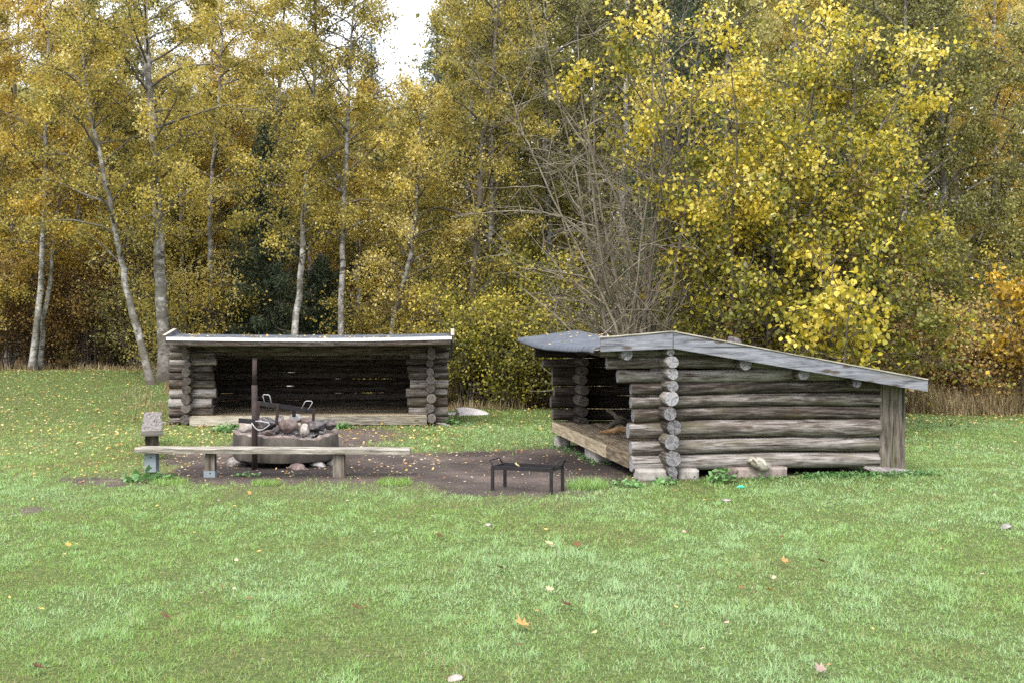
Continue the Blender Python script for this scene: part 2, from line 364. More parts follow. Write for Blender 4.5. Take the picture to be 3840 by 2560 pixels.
M['bluenee'] = leafmat('pine_needle', [(0, (.03, .05, .045)), (.5, (.06, .09, .08)), (1, (.10, .14, .12))], .1, .7, .1)
def birchbark():
    t = NT('birch_bark', .75, .2); v = t.coord('Object', (1, 1, 1))
    big = t.noise(t.coord('Object', (1.4, 1.4, 1.1)), 1.6, 5, .6)
    ln = t.noise(t.coord('Object', (3.4, 3.4, 9)), 1.0, 5, .7, .5)
    c = t.ramp(t.noise(v, 9, 5, .6), [(.3, (.20, .185, .17)), (.5, (.36, .345, .32)), (.7, (.54, .53, .51))])
    c = t.mix(t.ramp(ln, [(.40, (1, 1, 1)), (.47, (0, 0, 0))]), c, (.07, .06, .05))
    c = t.mix(t.ramp(big, [(.45, (0, 0, 0)), (.55, (.85, .85, .85))]), c, (.11, .10, .078))
    c = t.mix(t.math('MULTIPLY', t.attr('dark'), .9), c, (.085, .065, .05)); t.col(c); t.bump(ln, .6, .03); return t.m
M['birch'] = birchbark()
M['twig'] = mottled('dark_twig', [(.3, (.035, .025, .02)), (.7, (.095, .075, .06))], 6, .9, .2)
M['bark'] = mottled('grey_brown_bark', [(.3, (.05, .04, .032)), (.55, (.13, .11, .09)), (.75, (.22, .20, .17))], 6, .9, .8, .03, stretch=(1, 1, .25))
M['baretwig'] = mottled('grey_bare_branch', [(.3, (.08, .064, .045)), (.5, (.17, .142, .105)), (.72, (.34, .295, .235))], 5, .85, .5, .01)

# ------------------------------------------------------------------ ground
def treeline(x):
    x = np.asarray(x, float)
    return 30.3+7.0*ss((-x-8.0)/4)-1.2*ss((x-6)/5)+(fbm(x*.5, x*0, 9, 3)-.5)*2.4
def inpoly(x, y, poly):
    x = np.asarray(x); y = np.asarray(y); c = np.zeros(x.shape, bool); n = len(poly)
    for i in range(n):
        x1, y1 = poly[i]; x2, y2 = poly[i-1]
        k = ((y1 > y) != (y2 > y)) & (x < (x2-x1)*(y-y1)/(y2-y1+1e-12)+x1); c ^= k
    return c
def gp(pix): return [tuple(G(*p)[:2]) for p in pix]
DIRT = [gp([(640, 1702), (655, 1775), (760, 1803), (960, 1806), (1130, 1798), (1300, 1800), (1480, 1790), (1580, 1815), (1640, 1840), (1800, 1846), (1960, 1852), (2090, 1842), (2170, 1815), (2290, 1795),
            (2370, 1800), (2400, 1760), (2345, 1725), (2240, 1688), (2150, 1668), (2060, 1678), (1900, 1690), (1760, 1690), (1600, 1700), (1500, 1706), (1420, 1690), (1330, 1668), (1440, 1650), (1500, 1630), (1480, 1612), (1380, 1600), (1280, 1602), (1200, 1630), (900, 1650), (860, 1690)]),
        gp([(230, 1790), (330, 1783), (480, 1795), (545, 1812), (430, 1825), (300, 1808)]),
        gp([(0, 1905), (140, 1895), (215, 1905), (120, 1925), (0, 1930)])]
def dirtmask(x, y):
    x = np.asarray(x, float); y = np.asarray(y, float)
    jx = (fbm(x*2.2, y*2.2, 31, 3)-.5)*.55; jy = (fbm(x*2.2, y*2.2, 77, 3)-.5)*.8
    m = np.zeros(x.shape, bool)
    for d in DIRT: m |= inpoly(x+jx, y+jy, d)
    return m
TH = math.radians(8.73)
UB = np.array((math.cos(TH), math.sin(TH))); VB = np.array((-math.sin(TH), math.cos(TH)))
OB = np.array((1.926, 14.45)); OA = np.array((-1.86, 25.6))
def undershelter(x, y):
    dx = x-OB[0]; dy = y-OB[1]; u = dx*UB[0]+dy*UB[1]; v = dx*VB[0]+dy*VB[1]
    b = (u > -.30) & (u < 3.05) & (v > .02) & (v < 5.3)
    a = (x > -7.2) & (x < -1.9) & (y > 25.35) & (y < 28.6)
    ring = (x+3.15)**2+(y-15.97)**2 < .70**2
    return a | b | ring
def build_ground():
    xs = np.concatenate([[-160, -110, -75, -50, -36, -28], np.arange(-24, 24.01, .25), [28, 36, 50, 75, 110, 160]])
    ys = np.concatenate([[-30, -12, -4, 0, 2, 3.5], np.arange(4.5, 42, .25), [43, 45, 48, 52, 58, 66, 80, 110, 160, 260]])
    X, Y = np.meshgrid(xs, ys); Z = gz(X, Y)
    n, m = X.shape; V = np.stack([X, Y, Z], -1).reshape(-1, 3)
    i = np.arange(n*m).reshape(n, m); F = np.stack([i[:-1, :-1], i[:-1, 1:], i[1:, 1:], i[1:, :-1]], -1).reshape(-1, 4)
    lit = ss((Y-treeline(X)+1.5)/3)
    rg = np.random.default_rng(4); bare = np.mean([dirtmask(X+rg.normal(0, .35), Y+rg.normal(0, .7)) for _ in range(14)], 0)
    o = np_obj('ground', V, [F], M['ground'], attrs={'litter': lit.ravel(), 'bare': np.clip(bare*1.5, 0, 1).ravel()}); tag(o, kind='structure')
    # bare earth sheet
    st = .06
    xs = np.arange(-9, 4.6, st); ys = np.arange(11.2, 21, st); X, Y = np.meshgrid(xs, ys)
    rj = np.random.default_rng(6); mk = np.mean([dirtmask(X+rj.normal(0, .07), Y+rj.normal(0, .12)) for _ in range(12)], 0)
    mk = np.maximum(mk, undershelter(X, Y)); mk = mk+.5*(fbm(X*9, Y*6, 19, 3)-.5)*(mk > .02)*(mk < .98)
    keep = np.maximum(np.maximum(mk[:-1, :-1], mk[1:, 1:]), np.maximum(mk[1:, :-1], mk[:-1, 1:])) > .25
    Z = gz(X, Y)+np.clip((mk-.45)*.05, -.02, .012)+.012*(fbm(X*3, Y*3, 8, 3)-.35)*np.clip(mk*2-1, 0, 1)   # the sheet dips into the lawn at its edge
    V = np.stack([X, Y, Z], -1).reshape(-1, 3); n, m = X.shape; i = np.arange(n*m).reshape(n, m)
    F = np.stack([i[:-1, :-1], i[:-1, 1:], i[1:, 1:], i[1:, :-1]], -1)[keep]
    used = np.unique(F); rm = np.full(len(V), -1); rm[used] = np.arange(len(used))
    dk = .15+.85*np.clip(np.maximum(ss(1-np.hypot((X-1.0)/1.5, (Y-16.3)/2.2)), ss(1-np.hypot((X+3.0)/2.6, (Y-15.2)/1.3)))*1.4, 0, 1)
    o = np_obj('path', V[used], [rm[F]], M['path'], attrs={'dark': dk.ravel()[used]}); tag(o, kind='structure')
build_ground()

# ------------------------------------------------------------------ lawn
def blades(rng, x, y, h, w, tone, lean, z=None):
    n = len(x); z = gz(x, y)-.004 if z is None else z
    az = rng.random(n)*2*np.pi; fa = az+np.pi/2+rng.normal(0, .4, n)
    lx = np.cos(az)*lean*h; ly = np.sin(az)*lean*h; wx = np.cos(fa)*w/2; wy = np.sin(fa)*w/2
    up = np.sqrt(np.maximum(.05, 1-np.minimum(lean, .95)**2))
    V = np.zeros((n, 6, 3))
    for k, (t, ww) in enumerate(((0, 1.0), (.55, .85), (1, .15))):
        cx = x+lx*t*t; cy = y+ly*t*t; cz = z+h*up*t
        V[:, 2*k] = np.stack([cx-wx*ww, cy-wy*ww, cz], -1); V[:, 2*k+1] = np.stack([cx+wx*ww, cy+wy*ww, cz], -1)
    b = np.arange(n)[:, None]*6
    F = np.concatenate([b+np.array([0, 1, 3, 2]), b+np.array([2, 3, 5, 4])])
    return V.reshape(-1, 3), F, np.repeat(tone, 6)
def build_grass():
    rng = np.random.default_rng(3)
    VV = []; FF = []; TT = []; o = 0
    for (y0, y1, dens, w) in ((4.8, 7.5, 7000, .0042), (7.5, 10, 5200, .0055), (10, 13.5, 3600, .007), (13.5, 18, 2200, .009), (18, 25, 1100, .013), (25, 33, 600, .018), (33, 41, 350, .024)):
        hw = y1*.47+1.0
        n = int(dens*(y1-y0)*2*hw); x = rng.uniform(-hw, hw, n); y = rng.uniform(y0, y1, n)
        k = np.abs(x) < y*.47+1.0; x = x[k]; y = y[k]
        k = ~undershelter(x, y) & (y < treeline(x)+rng.normal(0, .5, len(x)))
        d = dirtmask(x+rng.normal(0, .16, len(x)), y+rng.normal(0, .38, len(x))); k &= ~(d & (rng.random(len(x)) > .035))
        nf = fbm(x*1.3, y*1.3, 44, 3); k &= rng.random(len(x)) < .55+.9*(nf-.2)
        x = x[k]; y = y[k]; nf = fbm(x*1.3, y*1.3, 44, 3)
        n1 = fbm(x*1.9+9, y*1.5, 51, 4); n2 = fbm(x*8, y*5, 63, 3); n3 = fbm(x*.5, y*.35, 71, 2)
        h = (.010+.022*rng.random(len(x))+.12*np.clip(n2-.48, 0, 1))*(1+.5*(n1-.5))*(1+.004*y)
        tone = .60+(n1-.5)*.55+(n2-.5)*.5+(n3-.5)*.65+rng.normal(0, .19, len(x))
        str_ = rng.random(len(x)) < .09+1.6*np.clip(.44-n1, 0, 1); tone[str_] = rng.uniform(0, .22, str_.sum())
        near = np.mean([dirtmask(x+rng.normal(0, .55, len(x)), y+rng.normal(0, 1.1, len(x))) for _ in range(5)], 0)
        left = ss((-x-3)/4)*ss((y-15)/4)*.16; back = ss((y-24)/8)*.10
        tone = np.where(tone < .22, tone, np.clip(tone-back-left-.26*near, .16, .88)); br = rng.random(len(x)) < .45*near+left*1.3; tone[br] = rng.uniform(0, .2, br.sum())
        kk = rng.random(len(x)) > .45*near; x = x[kk]; y = y[kk]; h = h[kk]; tone = tone[kk]
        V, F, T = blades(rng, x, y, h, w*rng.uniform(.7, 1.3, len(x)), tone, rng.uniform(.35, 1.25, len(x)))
        VV.append(V); FF.append(F+o); TT.append(T); o += len(V)
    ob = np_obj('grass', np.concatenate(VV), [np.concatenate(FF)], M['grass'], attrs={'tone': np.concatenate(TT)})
    tag(ob, 'short green lawn grass growing over the clearing', 'grass', kind='stuff')
build_grass()
def build_drygrass():
    rng = np.random.default_rng(12); xs = []; ys = []; hs = []
    def put(n, x0, x1, d0, d1, h0, h1):
        x = rng.uniform(x0, x1, n); y = treeline(x)+rng.uniform(d0, d1, n)
        k = fbm(x*1.2, y*1.2, 3, 2) > .40; xs.append(x[k]); ys.append(y[k]); hs.append(rng.uniform(h0, h1, k.sum())*(.5+.9*fbm(x[k]*.8, y[k]*.8, 6, 2)))
    put(20000, 8.6, 15, -1.2, 2.4, .2, .85); put(2500, -2.5, 8.6, -.6, 1.5, .10, .35); put(3500, -21, -8, -.8, 2, .08, .3); put(500, -10.5, -8.2, -4, -1, .08, .25)
    x = np.concatenate(xs); y = np.concatenate(ys); h = np.concatenate(hs)
    V, F, T = blades(rng, x, y, h, .016, np.clip(rng.normal(.5, .24, len(x)), 0, 1), rng.uniform(.1, .7, len(x)))
    tag(np_obj('dry_grass', V, [F], M['drygrass'], attrs={'tone': T}), 'tall straw coloured dry grass along the edge of the wood', 'dry grass', kind='stuff')
build_drygrass()

# ------------------------------------------------------------------ leaves
def norm(a): return a/np.maximum(1e-9, np.linalg.norm(a, axis=-1, keepdims=True))
def leafverts(rng, Pn, size, wide=.75, down=.6, flat=0.0, big=False):
    """Pn (n,3); returns V,F, verts per leaf"""
    n = len(Pn); a = rng.normal(0, 1, (n, 3)); a[:, 2] = a[:, 2]*(1-flat)-down; a = norm(a)
    q = rng.normal(0, 1, (n, 3)); q[:, 2] += flat*5; b = norm(np.cross(a, q)); c = np.cross(a, b)
    s = (np.asarray(size)*np.ones(n))[:, None]
    if big:
        pts = [(0, 0, 0), (.28, .40, .07), (.62, .36, .05), (1, 0, -.06), (.62, -.36, .05), (.28, -.40, .07)]
        V = np.stack([Pn+a*s*u+b*s*wide*v*1.1+c*s*w for u, v, w in pts], 1)
        i = np.arange(n)[:, None]*6; F = np.concatenate([i+np.array([0, 3, 2, 1]), i+np.array([0, 5, 4, 3])]); k = 6
    else:
        pts = [(0, 0, 0), (.42, .5, .12), (1, 0, 0), (.42, -.5, .12)]
        V = np.stack([Pn+a*s*u+b*s*wide*v+c*s*w for u, v, w in pts], 1)
        i = np.arange(n)[:, None]*4; F = i+np.array([0, 1, 2, 3]); k = 4
    return V.reshape(-1, 3), F, k
class Tubes:
    def __init__(s): s.V = []; s.F = []; s.o = 0; s.D = []
    def add(s, pts, rad, n=4, dark=0.0):
        pts = np.asarray(pts, float); rad = np.asarray(rad)*np.ones(len(pts)); k = len(pts)
        t = norm(np.gradient(pts, axis=0)); ref = np.array((.31, .87, .17)) if abs(t[0][2]) > .5 else np.array((.1, .1, 1.))
        a = norm(np.cross(t, ref)); b = np.cross(t, a); an = np.arange(n)*2*np.pi/n
        V = pts[:, None]+rad[:, None, None]*(a[:, None]*np.cos(an)[None, :, None]+b[:, None]*np.sin(an)[None, :, None])
        i = np.arange(k-1)[:, None]*n; j = np.arange(n)[None]; j2 = (j+1) % n
        F = np.stack([i+j, i+j2, i+n+j2, i+n+j], -1).reshape(-1, 4)+s.o
        s.V.append(V.reshape(-1, 3)); s.F.append(F); s.o += k*n; s.D.append(np.repeat(dark*np.ones(k), n))
    def get(s): return np.concatenate(s.V), np.concatenate(s.F), np.concatenate(s.D)
def curve(p, d, L, n, droop, wob, rng):
    """a bending branch: returns points"""
    d = np.asarray(d, float); d = d/np.linalg.norm(d); pts = [np.asarray(p, float)]; st = L/(n-1)
    for i in range(n-1):
        d = d+rng.normal(0, wob, 3)+np.array((0, 0, -droop*(i+1)/n)); d = d/np.linalg.norm(d)
        pts.append(pts[-1]+d*st)
    return np.array(pts)
def resample(pts, n):
    pts = np.asarray(pts, float); d = np.concatenate([[0], np.cumsum(np.linalg.norm(np.diff(pts, axis=0), axis=1))])
    t = np.linspace(0, d[-1], n)
    m = np.stack([np.interp(t, d, pts[:, k]) for k in range(3)], -1)
    for _ in range(2): m[1:-1] = (m[:-2]+2*m[1:-1]+m[2:])/4
    return m
def tree(name, label, cat, pts, r0, crown=(.2, 1.0), L=2.5, nl=34, nt=9, leaves=18000, size=.07, leaf='birchleaf', bark='birch', twig='twig',
         droop=.22, rise=.7, seed=1, group=None, bias=.5, spread=.12, big=False, darkbase=.18, tl=1.0, down=.85, nostem=False, toppow=.6, twigrad=.006):
    rng = np.random.default_rng(seed); base = np.array(pts[0], float)
    root = empty(name, tuple(base), 0, label, cat, group); tp = resample(np.array(pts, float)-base, 26); H = tp[-1][2]
    ts = np.linspace(0, 1, 26); rad = r0*.9*(1-ts)**.85+.012; rad[0] *= 1.35; rad[1] *= 1.1
    tr = Tubes(); wob = tp.copy(); wob[3:] += rng.normal(0, .018, (23, 3))
    tr.add(wob, rad, 12, np.clip(1-ts/darkbase, 0, 1)*.9+.0)
    tw = Tubes(); segs = []; g = rng.random()*6.28
    for i in range(nl):
        s = crown[0]+(crown[1]-crown[0])*((i+.5)/nl); s = min(.985, s+rng.normal(0, .01))
        p = np.array([np.interp(s, ts, tp[:, k]) for k in range(3)]); g += 2.4+rng.normal(0, .3)
        f = (s-crown[0])/(crown[1]-crown[0]); ll = L*(min(1, .45+f*2.2))*(1-f)**toppow*rng.uniform(.7, 1.2)+.35
        d = (math.cos(g), math.sin(g), rise*rng.uniform(.6, 1.4)+.3*f)
        c = curve(p, d, ll, 7, droop, .10, rng); rl = .014+.012*ll*(1-.3*f)
        tr.add(c, np.linspace(rl, .008, 7), 6, .75)
        for j in range(nt):
            t = rng.uniform(.18, 1); q = np.array([np.interp(t*6, np.arange(7), c[:, k]) for k in range(3)])
            dd = norm(c[-1]-c[0]+rng.normal(0, .9*ll/2, 3))
            k2 = curve(q, dd, tl*rng.uniform(.5, 1.15)*(.5+.5*(1-t)+.3), 5, droop*2.2, .16, rng)
            tw.add(k2, np.linspace(twigrad*1.5, twigrad*.6, 5), 3); segs.append(k2)
    segs = np.array(segs); ns = len(segs)
    crv = rng.dirichlet(np.ones(ns)*.8)*1.0; pick = rng.choice(ns, leaves, p=crv); t = rng.uniform(.1, 4, leaves)
    i0 = np.minimum(t.astype(int), 3); f = (t-i0)[:, None]
    Pp = segs[pick, i0]*(1-f)+segs[pick, i0+1]*f+rng.normal(0, spread, (leaves, 3))
    st = rng.normal(0, .16, ns)[pick]; tone = np.clip(bias+st+rng.normal(0, .17, leaves), 0, 1)
    V, F, k = leafverts(rng, Pp, size*rng.uniform(.7, 1.25, leaves), down=down, big=big)
    T = np.repeat(tone, k)
    V1, F1, D1 = tr.get(); np_obj('trunk', V1, [F1], M[bark], root, {'dark': D1})
    V2, F2, D2 = tw.get()
    np_obj('crown', np.concatenate([V2, V]), [np.concatenate([F2, F+len(V2)])], [M[twig], M[leaf]], root,
           {'tone': np.concatenate([D2*0, T])}, midx=np.concatenate([np.zeros(len(F2), int), np.ones(len(F), int)]))
    return root
def tp(px_list, Z, dz=0.0, top=None):
    """trunk points from photo pixels at depth Z; the first is set on the ground"""
    out = []
    for i, (px, py) in enumerate(px_list):
        p = P(px, py, Z+dz*i/len(px_list)); out.append([p.x, p.y, p.z])
    out[0][2] = float(gz(out[0][0], out[0][1]))-.05
    return out
def straight(px, Z, H, lean=0.0, seed=0):
    r = random.Random(seed); x = PX(px, Z); z = float(gz(x, Z))-.05; pts = []
    for i in range(6):
        t = i/5; pts.append([x+lean*t*H*.1+r.uniform(-.12, .12)*t, Z+r.uniform(-.15, .15)*t, z+H*t])
    return pts
B = 'birches in the front row of the wood'
tree('birch_tree', 'thick forked birch with rough bark behind the left end of the left shelter', 'tree',
     tp([(622, 1440), (612, 1250), (600, 1000), (585, 700), (565, 450), (548, 150), (540, -120), (540, -400)], 33.5), .21, (.28, 1), 3.4, 46, 11, 26000, 0.078, seed=11, group=B, bias=.46, droop=.28)
tree('birch_tree', 'white birch leaning left, its foot on the bank just left of the left shelter', 'tree',
     tp([(570, 1440), (520, 1260), (470, 1070), (440, 900), (400, 680), (360, 540), (320, 330), (290, 60)], 32.6), .115, (.32, 1), 2.7, 36, 10, 17000, 0.075, seed=12, group=B, bias=.52)
tree('birch_tree', 'slim white birch at the far left, the left stem of a pair', 'tree',
     tp([(120, 1385), (140, 1200), (160, 950), (168, 700), (175, 400), (180, 100), (190, -200)], 37), .115, (.25, 1), 2.6, 36, 10, 18000, 0.080, seed=13, group=B, bias=.5, leaf='goldleaf', darkbase=.03)
tree('birch_tree', 'slim white birch at the far left, the right stem of a pair', 'tree',
     tp([(150, 1383), (165, 1200), (195, 1000), (215, 800), (250, 500), (270, 200)], 37.3), .085, (.3, 1), 2.1, 28, 9, 12000, 0.080, seed=14, group=B, bias=.5, leaf='goldleaf', darkbase=.03)
tree('birch_tree', 'slender curving birch behind the middle of the left shelter, left of the straightest trunk', 'tree',
     tp([(1085, 1520), (1110, 1200), (1130, 1000), (1138, 850), (1145, 700), (1168, 500), (1178, 250), (1185, 0), (1190, -200)], 33), .11, (.30, 1), 2.5, 38, 10, 19000, 0.075, seed=15, group=B, bias=.40, darkbase=.02)
tree('birch_tree', 'straight white birch behind the right half of the left shelter', 'tree',
     tp([(1268, 1520), (1278, 1200), (1288, 900), (1292, 700), (1300, 500), (1310, 300), (1325, 60), (1330, -120)], 33.2), .105, (.36, 1), 2.3, 34, 10, 18000, 0.075, seed=16, group=B, bias=.55, darkbase=.02)
tree('birch_tree', 'small leaning birch with lichened twigs near the right end of the left shelter', 'tree',
     tp([(1440, 1520), (1468, 1250), (1498, 1110), (1540, 950), (1560, 800), (1575, 560), (1580, 330)], 33.6), .09, (.3, 1), 2.2, 30, 10, 15000, 0.073, seed=17, group=B, bias=.6, darkbase=.03)
tree('birch_tree', 'thin pale birch standing in front of the dark spruce, behind the left shelter', 'tree',
     tp([(800, 1500), (802, 1200), (785, 1000), (790, 700), (818, 400), (828, 200), (835, -100)], 38), .10, (.3, 1), 2.4, 34, 9, 15000, 0.080, seed=18, group=B, bias=.5, darkbase=.03)
tree('birch_tree', 'tall grey birch above the dark spruce, its trunk showing between yellow crowns', 'tree',
     tp([(1040, 1500), (1050, 1100), (1035, 800), (1030, 500), (1060, 200), (1068, -100)], 40), .15, (.4, 1), 2.8, 34, 9, 16000, 0.082, seed=19, group=B, bias=.42)
tree('birch_tree', 'yellow birch with a dull trunk growing between the two shelters, left of the bare bush', 'tree',
     tp([(1745, 1520), (1755, 1200), (1790, 900), (1800, 600), (1850, 300), (1870, 0), (1880, -300)], 34), .12, (.24, 1), 2.9, 42, 11, 27000, 0.078, seed=20, group=B, bias=.50, bark='bark')
tree('birch_tree', 'birch with a mottled white trunk behind the broad yellow tree, toward the right edge', 'tree',
     tp([(3375, 1500), (3380, 1200), (3385, 900), (3395, 600), (3400, 300), (3390, 50), (3400, -250)], 33), .15, (.30, 1), 3.0, 40, 10, 24000, 0.080, seed=21, group=B, bias=.42, leaf='oliveleaf')
# second row, copies of three grown here
B2 = 'trees in the second row of the wood'
protoA = tree('yellow_tree', 'yellow tree filling the gap above the far left birch pair', 'tree', straight(30, 41, 14, .3, 5), .15, (.12, 1), 3.4, 44, 11, 26000, .085, seed=31, group=B2, bias=.5, leaf='goldleaf')
protoD = tree('brown_tree', 'thinly leaved brown olive tree right behind the bare bush', 'tree', straight(2330, 36.5, 15, .1, 8), .17, (.08, 1), 3.6, 50, 13, 17000, .085, seed=34, group=B2, bias=.26, leaf='oliveleaf', toppow=.45, twigrad=.011)
protoB = tree('olive_tree', 'olive green tree behind the thick forked birch', 'tree', straight(420, 44, 12.2, -.3, 6), .15, (.08, 1), 3.3, 44, 11, 26000, .085, seed=32, group=B2, bias=.55, leaf='oliveleaf', toppow=.5)
protoC = tree('golden_tree', 'golden tree between the two straight birches and the shelters gap', 'tree', straight(1830, 38.5, 15, .2, 7), .15, (.08, 1), 3.6, 48, 12, 32000, .08, seed=33, group=B2, bias=.5, toppow=.45)
def copytree(src, px, Z, sc, rz, label, name):
    x = PX(px, Z); o = src.copy(); C.objects.link(o); o.name = name
    o.location = (x, Z, float(gz(x, Z))-.05); o.rotation_euler = (0, 0, rz); o.scale = (sc, sc, sc); o['label'] = label
    for ch in src.children:
        c = ch.copy(); C.objects.link(c); c.parent = o
    return o
for src, px, Z, sc, rz, label, name in (
    (protoB, 190, 45, .95, 1.0, 'olive tree deep in the wood right behind the far left birch pair', 'olive_tree'),
    (protoA, 300, 40.5, .88, 2.1, 'yellow tree between the far left birch pair and the leaning birch', 'yellow_tree'),
    (protoC, 690, 42, .74, 3.0, 'golden tree low behind the thick forked birch, on its right', 'golden_tree'),
    (protoA, 900, 43.5, .80, 4.0, 'yellow tree rising directly above the dark spruce', 'yellow_tree'),
    (protoB, 1180, 43, .86, .4, 'olive tree behind the slender curving birch', 'olive_tree'),
    (protoA, 1340, 42, .78, 5.1, 'yellow tree behind the straight white birch, just left of the open sky', 'yellow_tree'),
    (protoC, 1545, 41.5, .58, 1.7, 'low golden tree directly under the open patch of sky', 'golden_tree'),
    (protoB, 1740, 40, 1.08, 2.8, 'olive tree on the right side of the open patch of sky', 'olive_tree'),
    (protoD, 2060, 37.5, 1.0, 3.6, 'thinly leaved brown tree behind the left twigs of the bare bush', 'brown_tree'),
    (protoB, 2190, 40, 1.18, 5.5, 'tall olive tree directly above the ridge of the bare bush', 'olive_tree'),
    (protoD, 2560, 35.5, 1.0, .9, 'thinly leaved brown tree between the bare bush and the broad yellow tree', 'brown_tree'),
    (protoB, 2700, 36, 1.12, 2.2, 'olive tree behind the left half of the broad yellow tree', 'olive_tree'),
    (protoC, 2980, 38, 1.06, 4.4, 'golden tree behind the right half of the broad yellow tree', 'golden_tree'),
    (protoB, 3230, 36, 1.10, 3.3, 'olive tree left of the mottled trunk toward the right edge', 'olive_tree'),
    (protoB, 3560, 34.5, 1.06, .2, 'olive tree right of the mottled trunk near the right edge', 'olive_tree'),
    (protoA, 3730, 37, 1.08, 1.3, 'yellow tree in the upper right corner', 'yellow_tree'),
    (protoB, 3900, 33.5, .92, 4.9, 'olive tree cut by the right edge of the picture', 'olive_tree'),
    (protoB, 560, 43.5, 1.10, 5.8, 'tall olive tree closing the sky right behind the thick forked birch', 'olive_tree'),
    (protoA, 800, 45, 1.02, 1.9, 'tall yellow tree high between the forked birch and the slender curving one', 'yellow_tree'),
    (protoA, 1060, 44.5, 1.0, 2.7, 'tall yellow tree high above the dark spruce, on its right', 'yellow_tree'),
    (protoB, 330, 46, 1.22, 3.9, 'tallest olive tree at the upper left, behind the leaning birch', 'olive_tree'),
    (protoC, -60, 37.5, .85, 2.6, 'golden tree cut by the left edge of the picture', 'golden_tree')):
    copytree(src, px, Z, sc, rz, label, name)
# big yellow broad-leaved tree and its neighbours behind the right shelter
Y = 'broad leaved yellow trees behind the right shelter'
def bush(name, label, cat, x, y, H, R, ns, leaves, size, leaf, seed, group=None, bias=.5, bark='bark', big=False, rise=1.2, spread=.12, r0=.04, bare=0, droop=.10, fill=(.25, 1), down=.5, nb=9, nt=4, twig='twig', cone=1.0, extra=False):
    """many stems from one foot"""
    rng = np.random.default_rng(seed); base = np.array((x, y, float(gz(x, y))-.03)); root = empty(name, tuple(base), 0, label, cat, group)
    tr = Tubes(); tw = Tubes(); segs = []; w = []
    for i in range(ns):
        g = rng.random()*6.28; d = np.array((math.cos(g)*R/H*cone*rng.uniform(.2, 1.1), math.sin(g)*R/H*cone*rng.uniform(.2, 1.1), 1.0))
        hh = H*rng.uniform(.6, 1.05); bs = .15 if leaves else .42
        c = curve((rng.normal(0, bs), rng.normal(0, bs), 0), d, hh, 12, droop*.4, .06, rng)
        tr.add(c, np.linspace(r0*rng.uniform(.6, 1.1), .008, 12), 7, .5)
        for j in range(nb):
            t = rng.uniform(fill[0], fill[1]); q = np.array([np.interp(t*11, np.arange(12), c[:, k]) for k in range(3)])
            g2 = rng.random()*6.28; dd = (math.cos(g2), math.sin(g2), rise*rng.uniform(.1, 1)-.1)
            L = R*(.35+.5*(1-t))*rng.uniform(.5, 1.2)+.25; b = curve(q, dd, L, 7, droop, .13, rng)
            tr.add(b, np.linspace(.006+.007*L, .004, 7), 4, .5)
            for k in range(nt):
                t2 = rng.uniform(.2, 1); q2 = np.array([np.interp(t2*6, np.arange(7), b[:, m]) for m in range(3)])
                k2 = curve(q2, norm(b[-1]-b[0]+rng.normal(0, .6*L, 3)), L*rng.uniform(.3, .7)+.1, 5, droop, .18, rng)
                tw.add(k2, np.linspace(.0065, .003, 5)*(1.35 if not leaves else 1), 3); segs.append(k2)
    if extra:
        for pp, r in (([(2395, 1500), (2360, 1230), (2290, 1050), (2215, 860), (2080, 785), (1900, 790), (1760, 800), (1690, 815)], .04), ([(2400, 1500), (2310, 1250), (2180, 1080), (2060, 1010), (1960, 1005)], .03), ([(2420, 1500), (2395, 1100), (2340, 800), (2230, 560), (2110, 400), (2060, 330)], .05), ([(2430, 1500), (2440, 1000), (2450, 700), (2440, 450), (2450, 250)], .06)):
            q = np.array([P(a, b_, y-.3) for a, b_ in pp])-base; q[0, 2] = 0; q = resample(q, 16); tr.add(q, np.linspace(r, .008, 16), 6, .5)
            for k in range(26):
                i = rng.integers(4, 15); k2 = curve(q[i], norm(q[-1]-q[8]+rng.normal(0, 1.6, 3)), rng.uniform(.3, 1.3), 6, .02, .15, rng); tw.add(k2, np.linspace(.010, .004, 6), 3)
    V1, F1, D1 = tr.get(); V2, F2, D2 = tw.get()
    if leaves:
        np_obj('stem', V1, [F1], M[bark], root, {'dark': D1})
        segs = np.array(segs); nsg = len(segs); pick = rng.choice(nsg, leaves, p=rng.dirichlet(np.ones(nsg)*.8)); t = rng.uniform(0, 4, leaves)
        i0 = np.minimum(t.astype(int), 3); f = (t-i0)[:, None]; Pp = segs[pick, i0]*(1-f)+segs[pick, i0+1]*f+rng.normal(0, spread, (leaves, 3))
        Pp[:, 2] = np.maximum(Pp[:, 2], .05)
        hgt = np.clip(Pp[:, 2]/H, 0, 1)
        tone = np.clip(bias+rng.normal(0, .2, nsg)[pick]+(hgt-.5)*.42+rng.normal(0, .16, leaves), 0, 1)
        V, F, k = leafverts(rng, Pp, size*rng.uniform(.65, 1.25, leaves), down=down, big=big, wide=.8)
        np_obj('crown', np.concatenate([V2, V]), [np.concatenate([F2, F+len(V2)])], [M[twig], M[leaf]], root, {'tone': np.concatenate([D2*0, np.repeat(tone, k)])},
               midx=np.concatenate([np.zeros(len(F2), int), np.ones(len(F), int)]))
    else: np_obj('branches', np.concatenate([V1, V2]), [F1, F2+len(V1)], M[bark], root)
    return root
def bushpx(name, label, cat, px, Z, H, R, *a, **k): return bush(name, label, cat, PX(px, Z), Z, H, R, *a, **k)
bushpx('broad_leaved_tree', 'big bright yellow broad leaved tree leaning over the back of the right shelter', 'tree', 2850, 23.8, 9.2, 2.9, 11, 30000, .088, 'bigleaf', 41, Y, .47, big=True, spread=.12, r0=.07, nb=14, fill=(.22, 1), rise=.8)
bushpx('broad_leaved_tree', 'yellow green broad leaved tree right of the biggest bright yellow one', 'tree', 3200, 24.8, 9.0, 3.0, 9, 22000, .086, 'bigleaf', 42, Y, .36, big=True, spread=.13, r0=.06, nb=13, rise=.8)
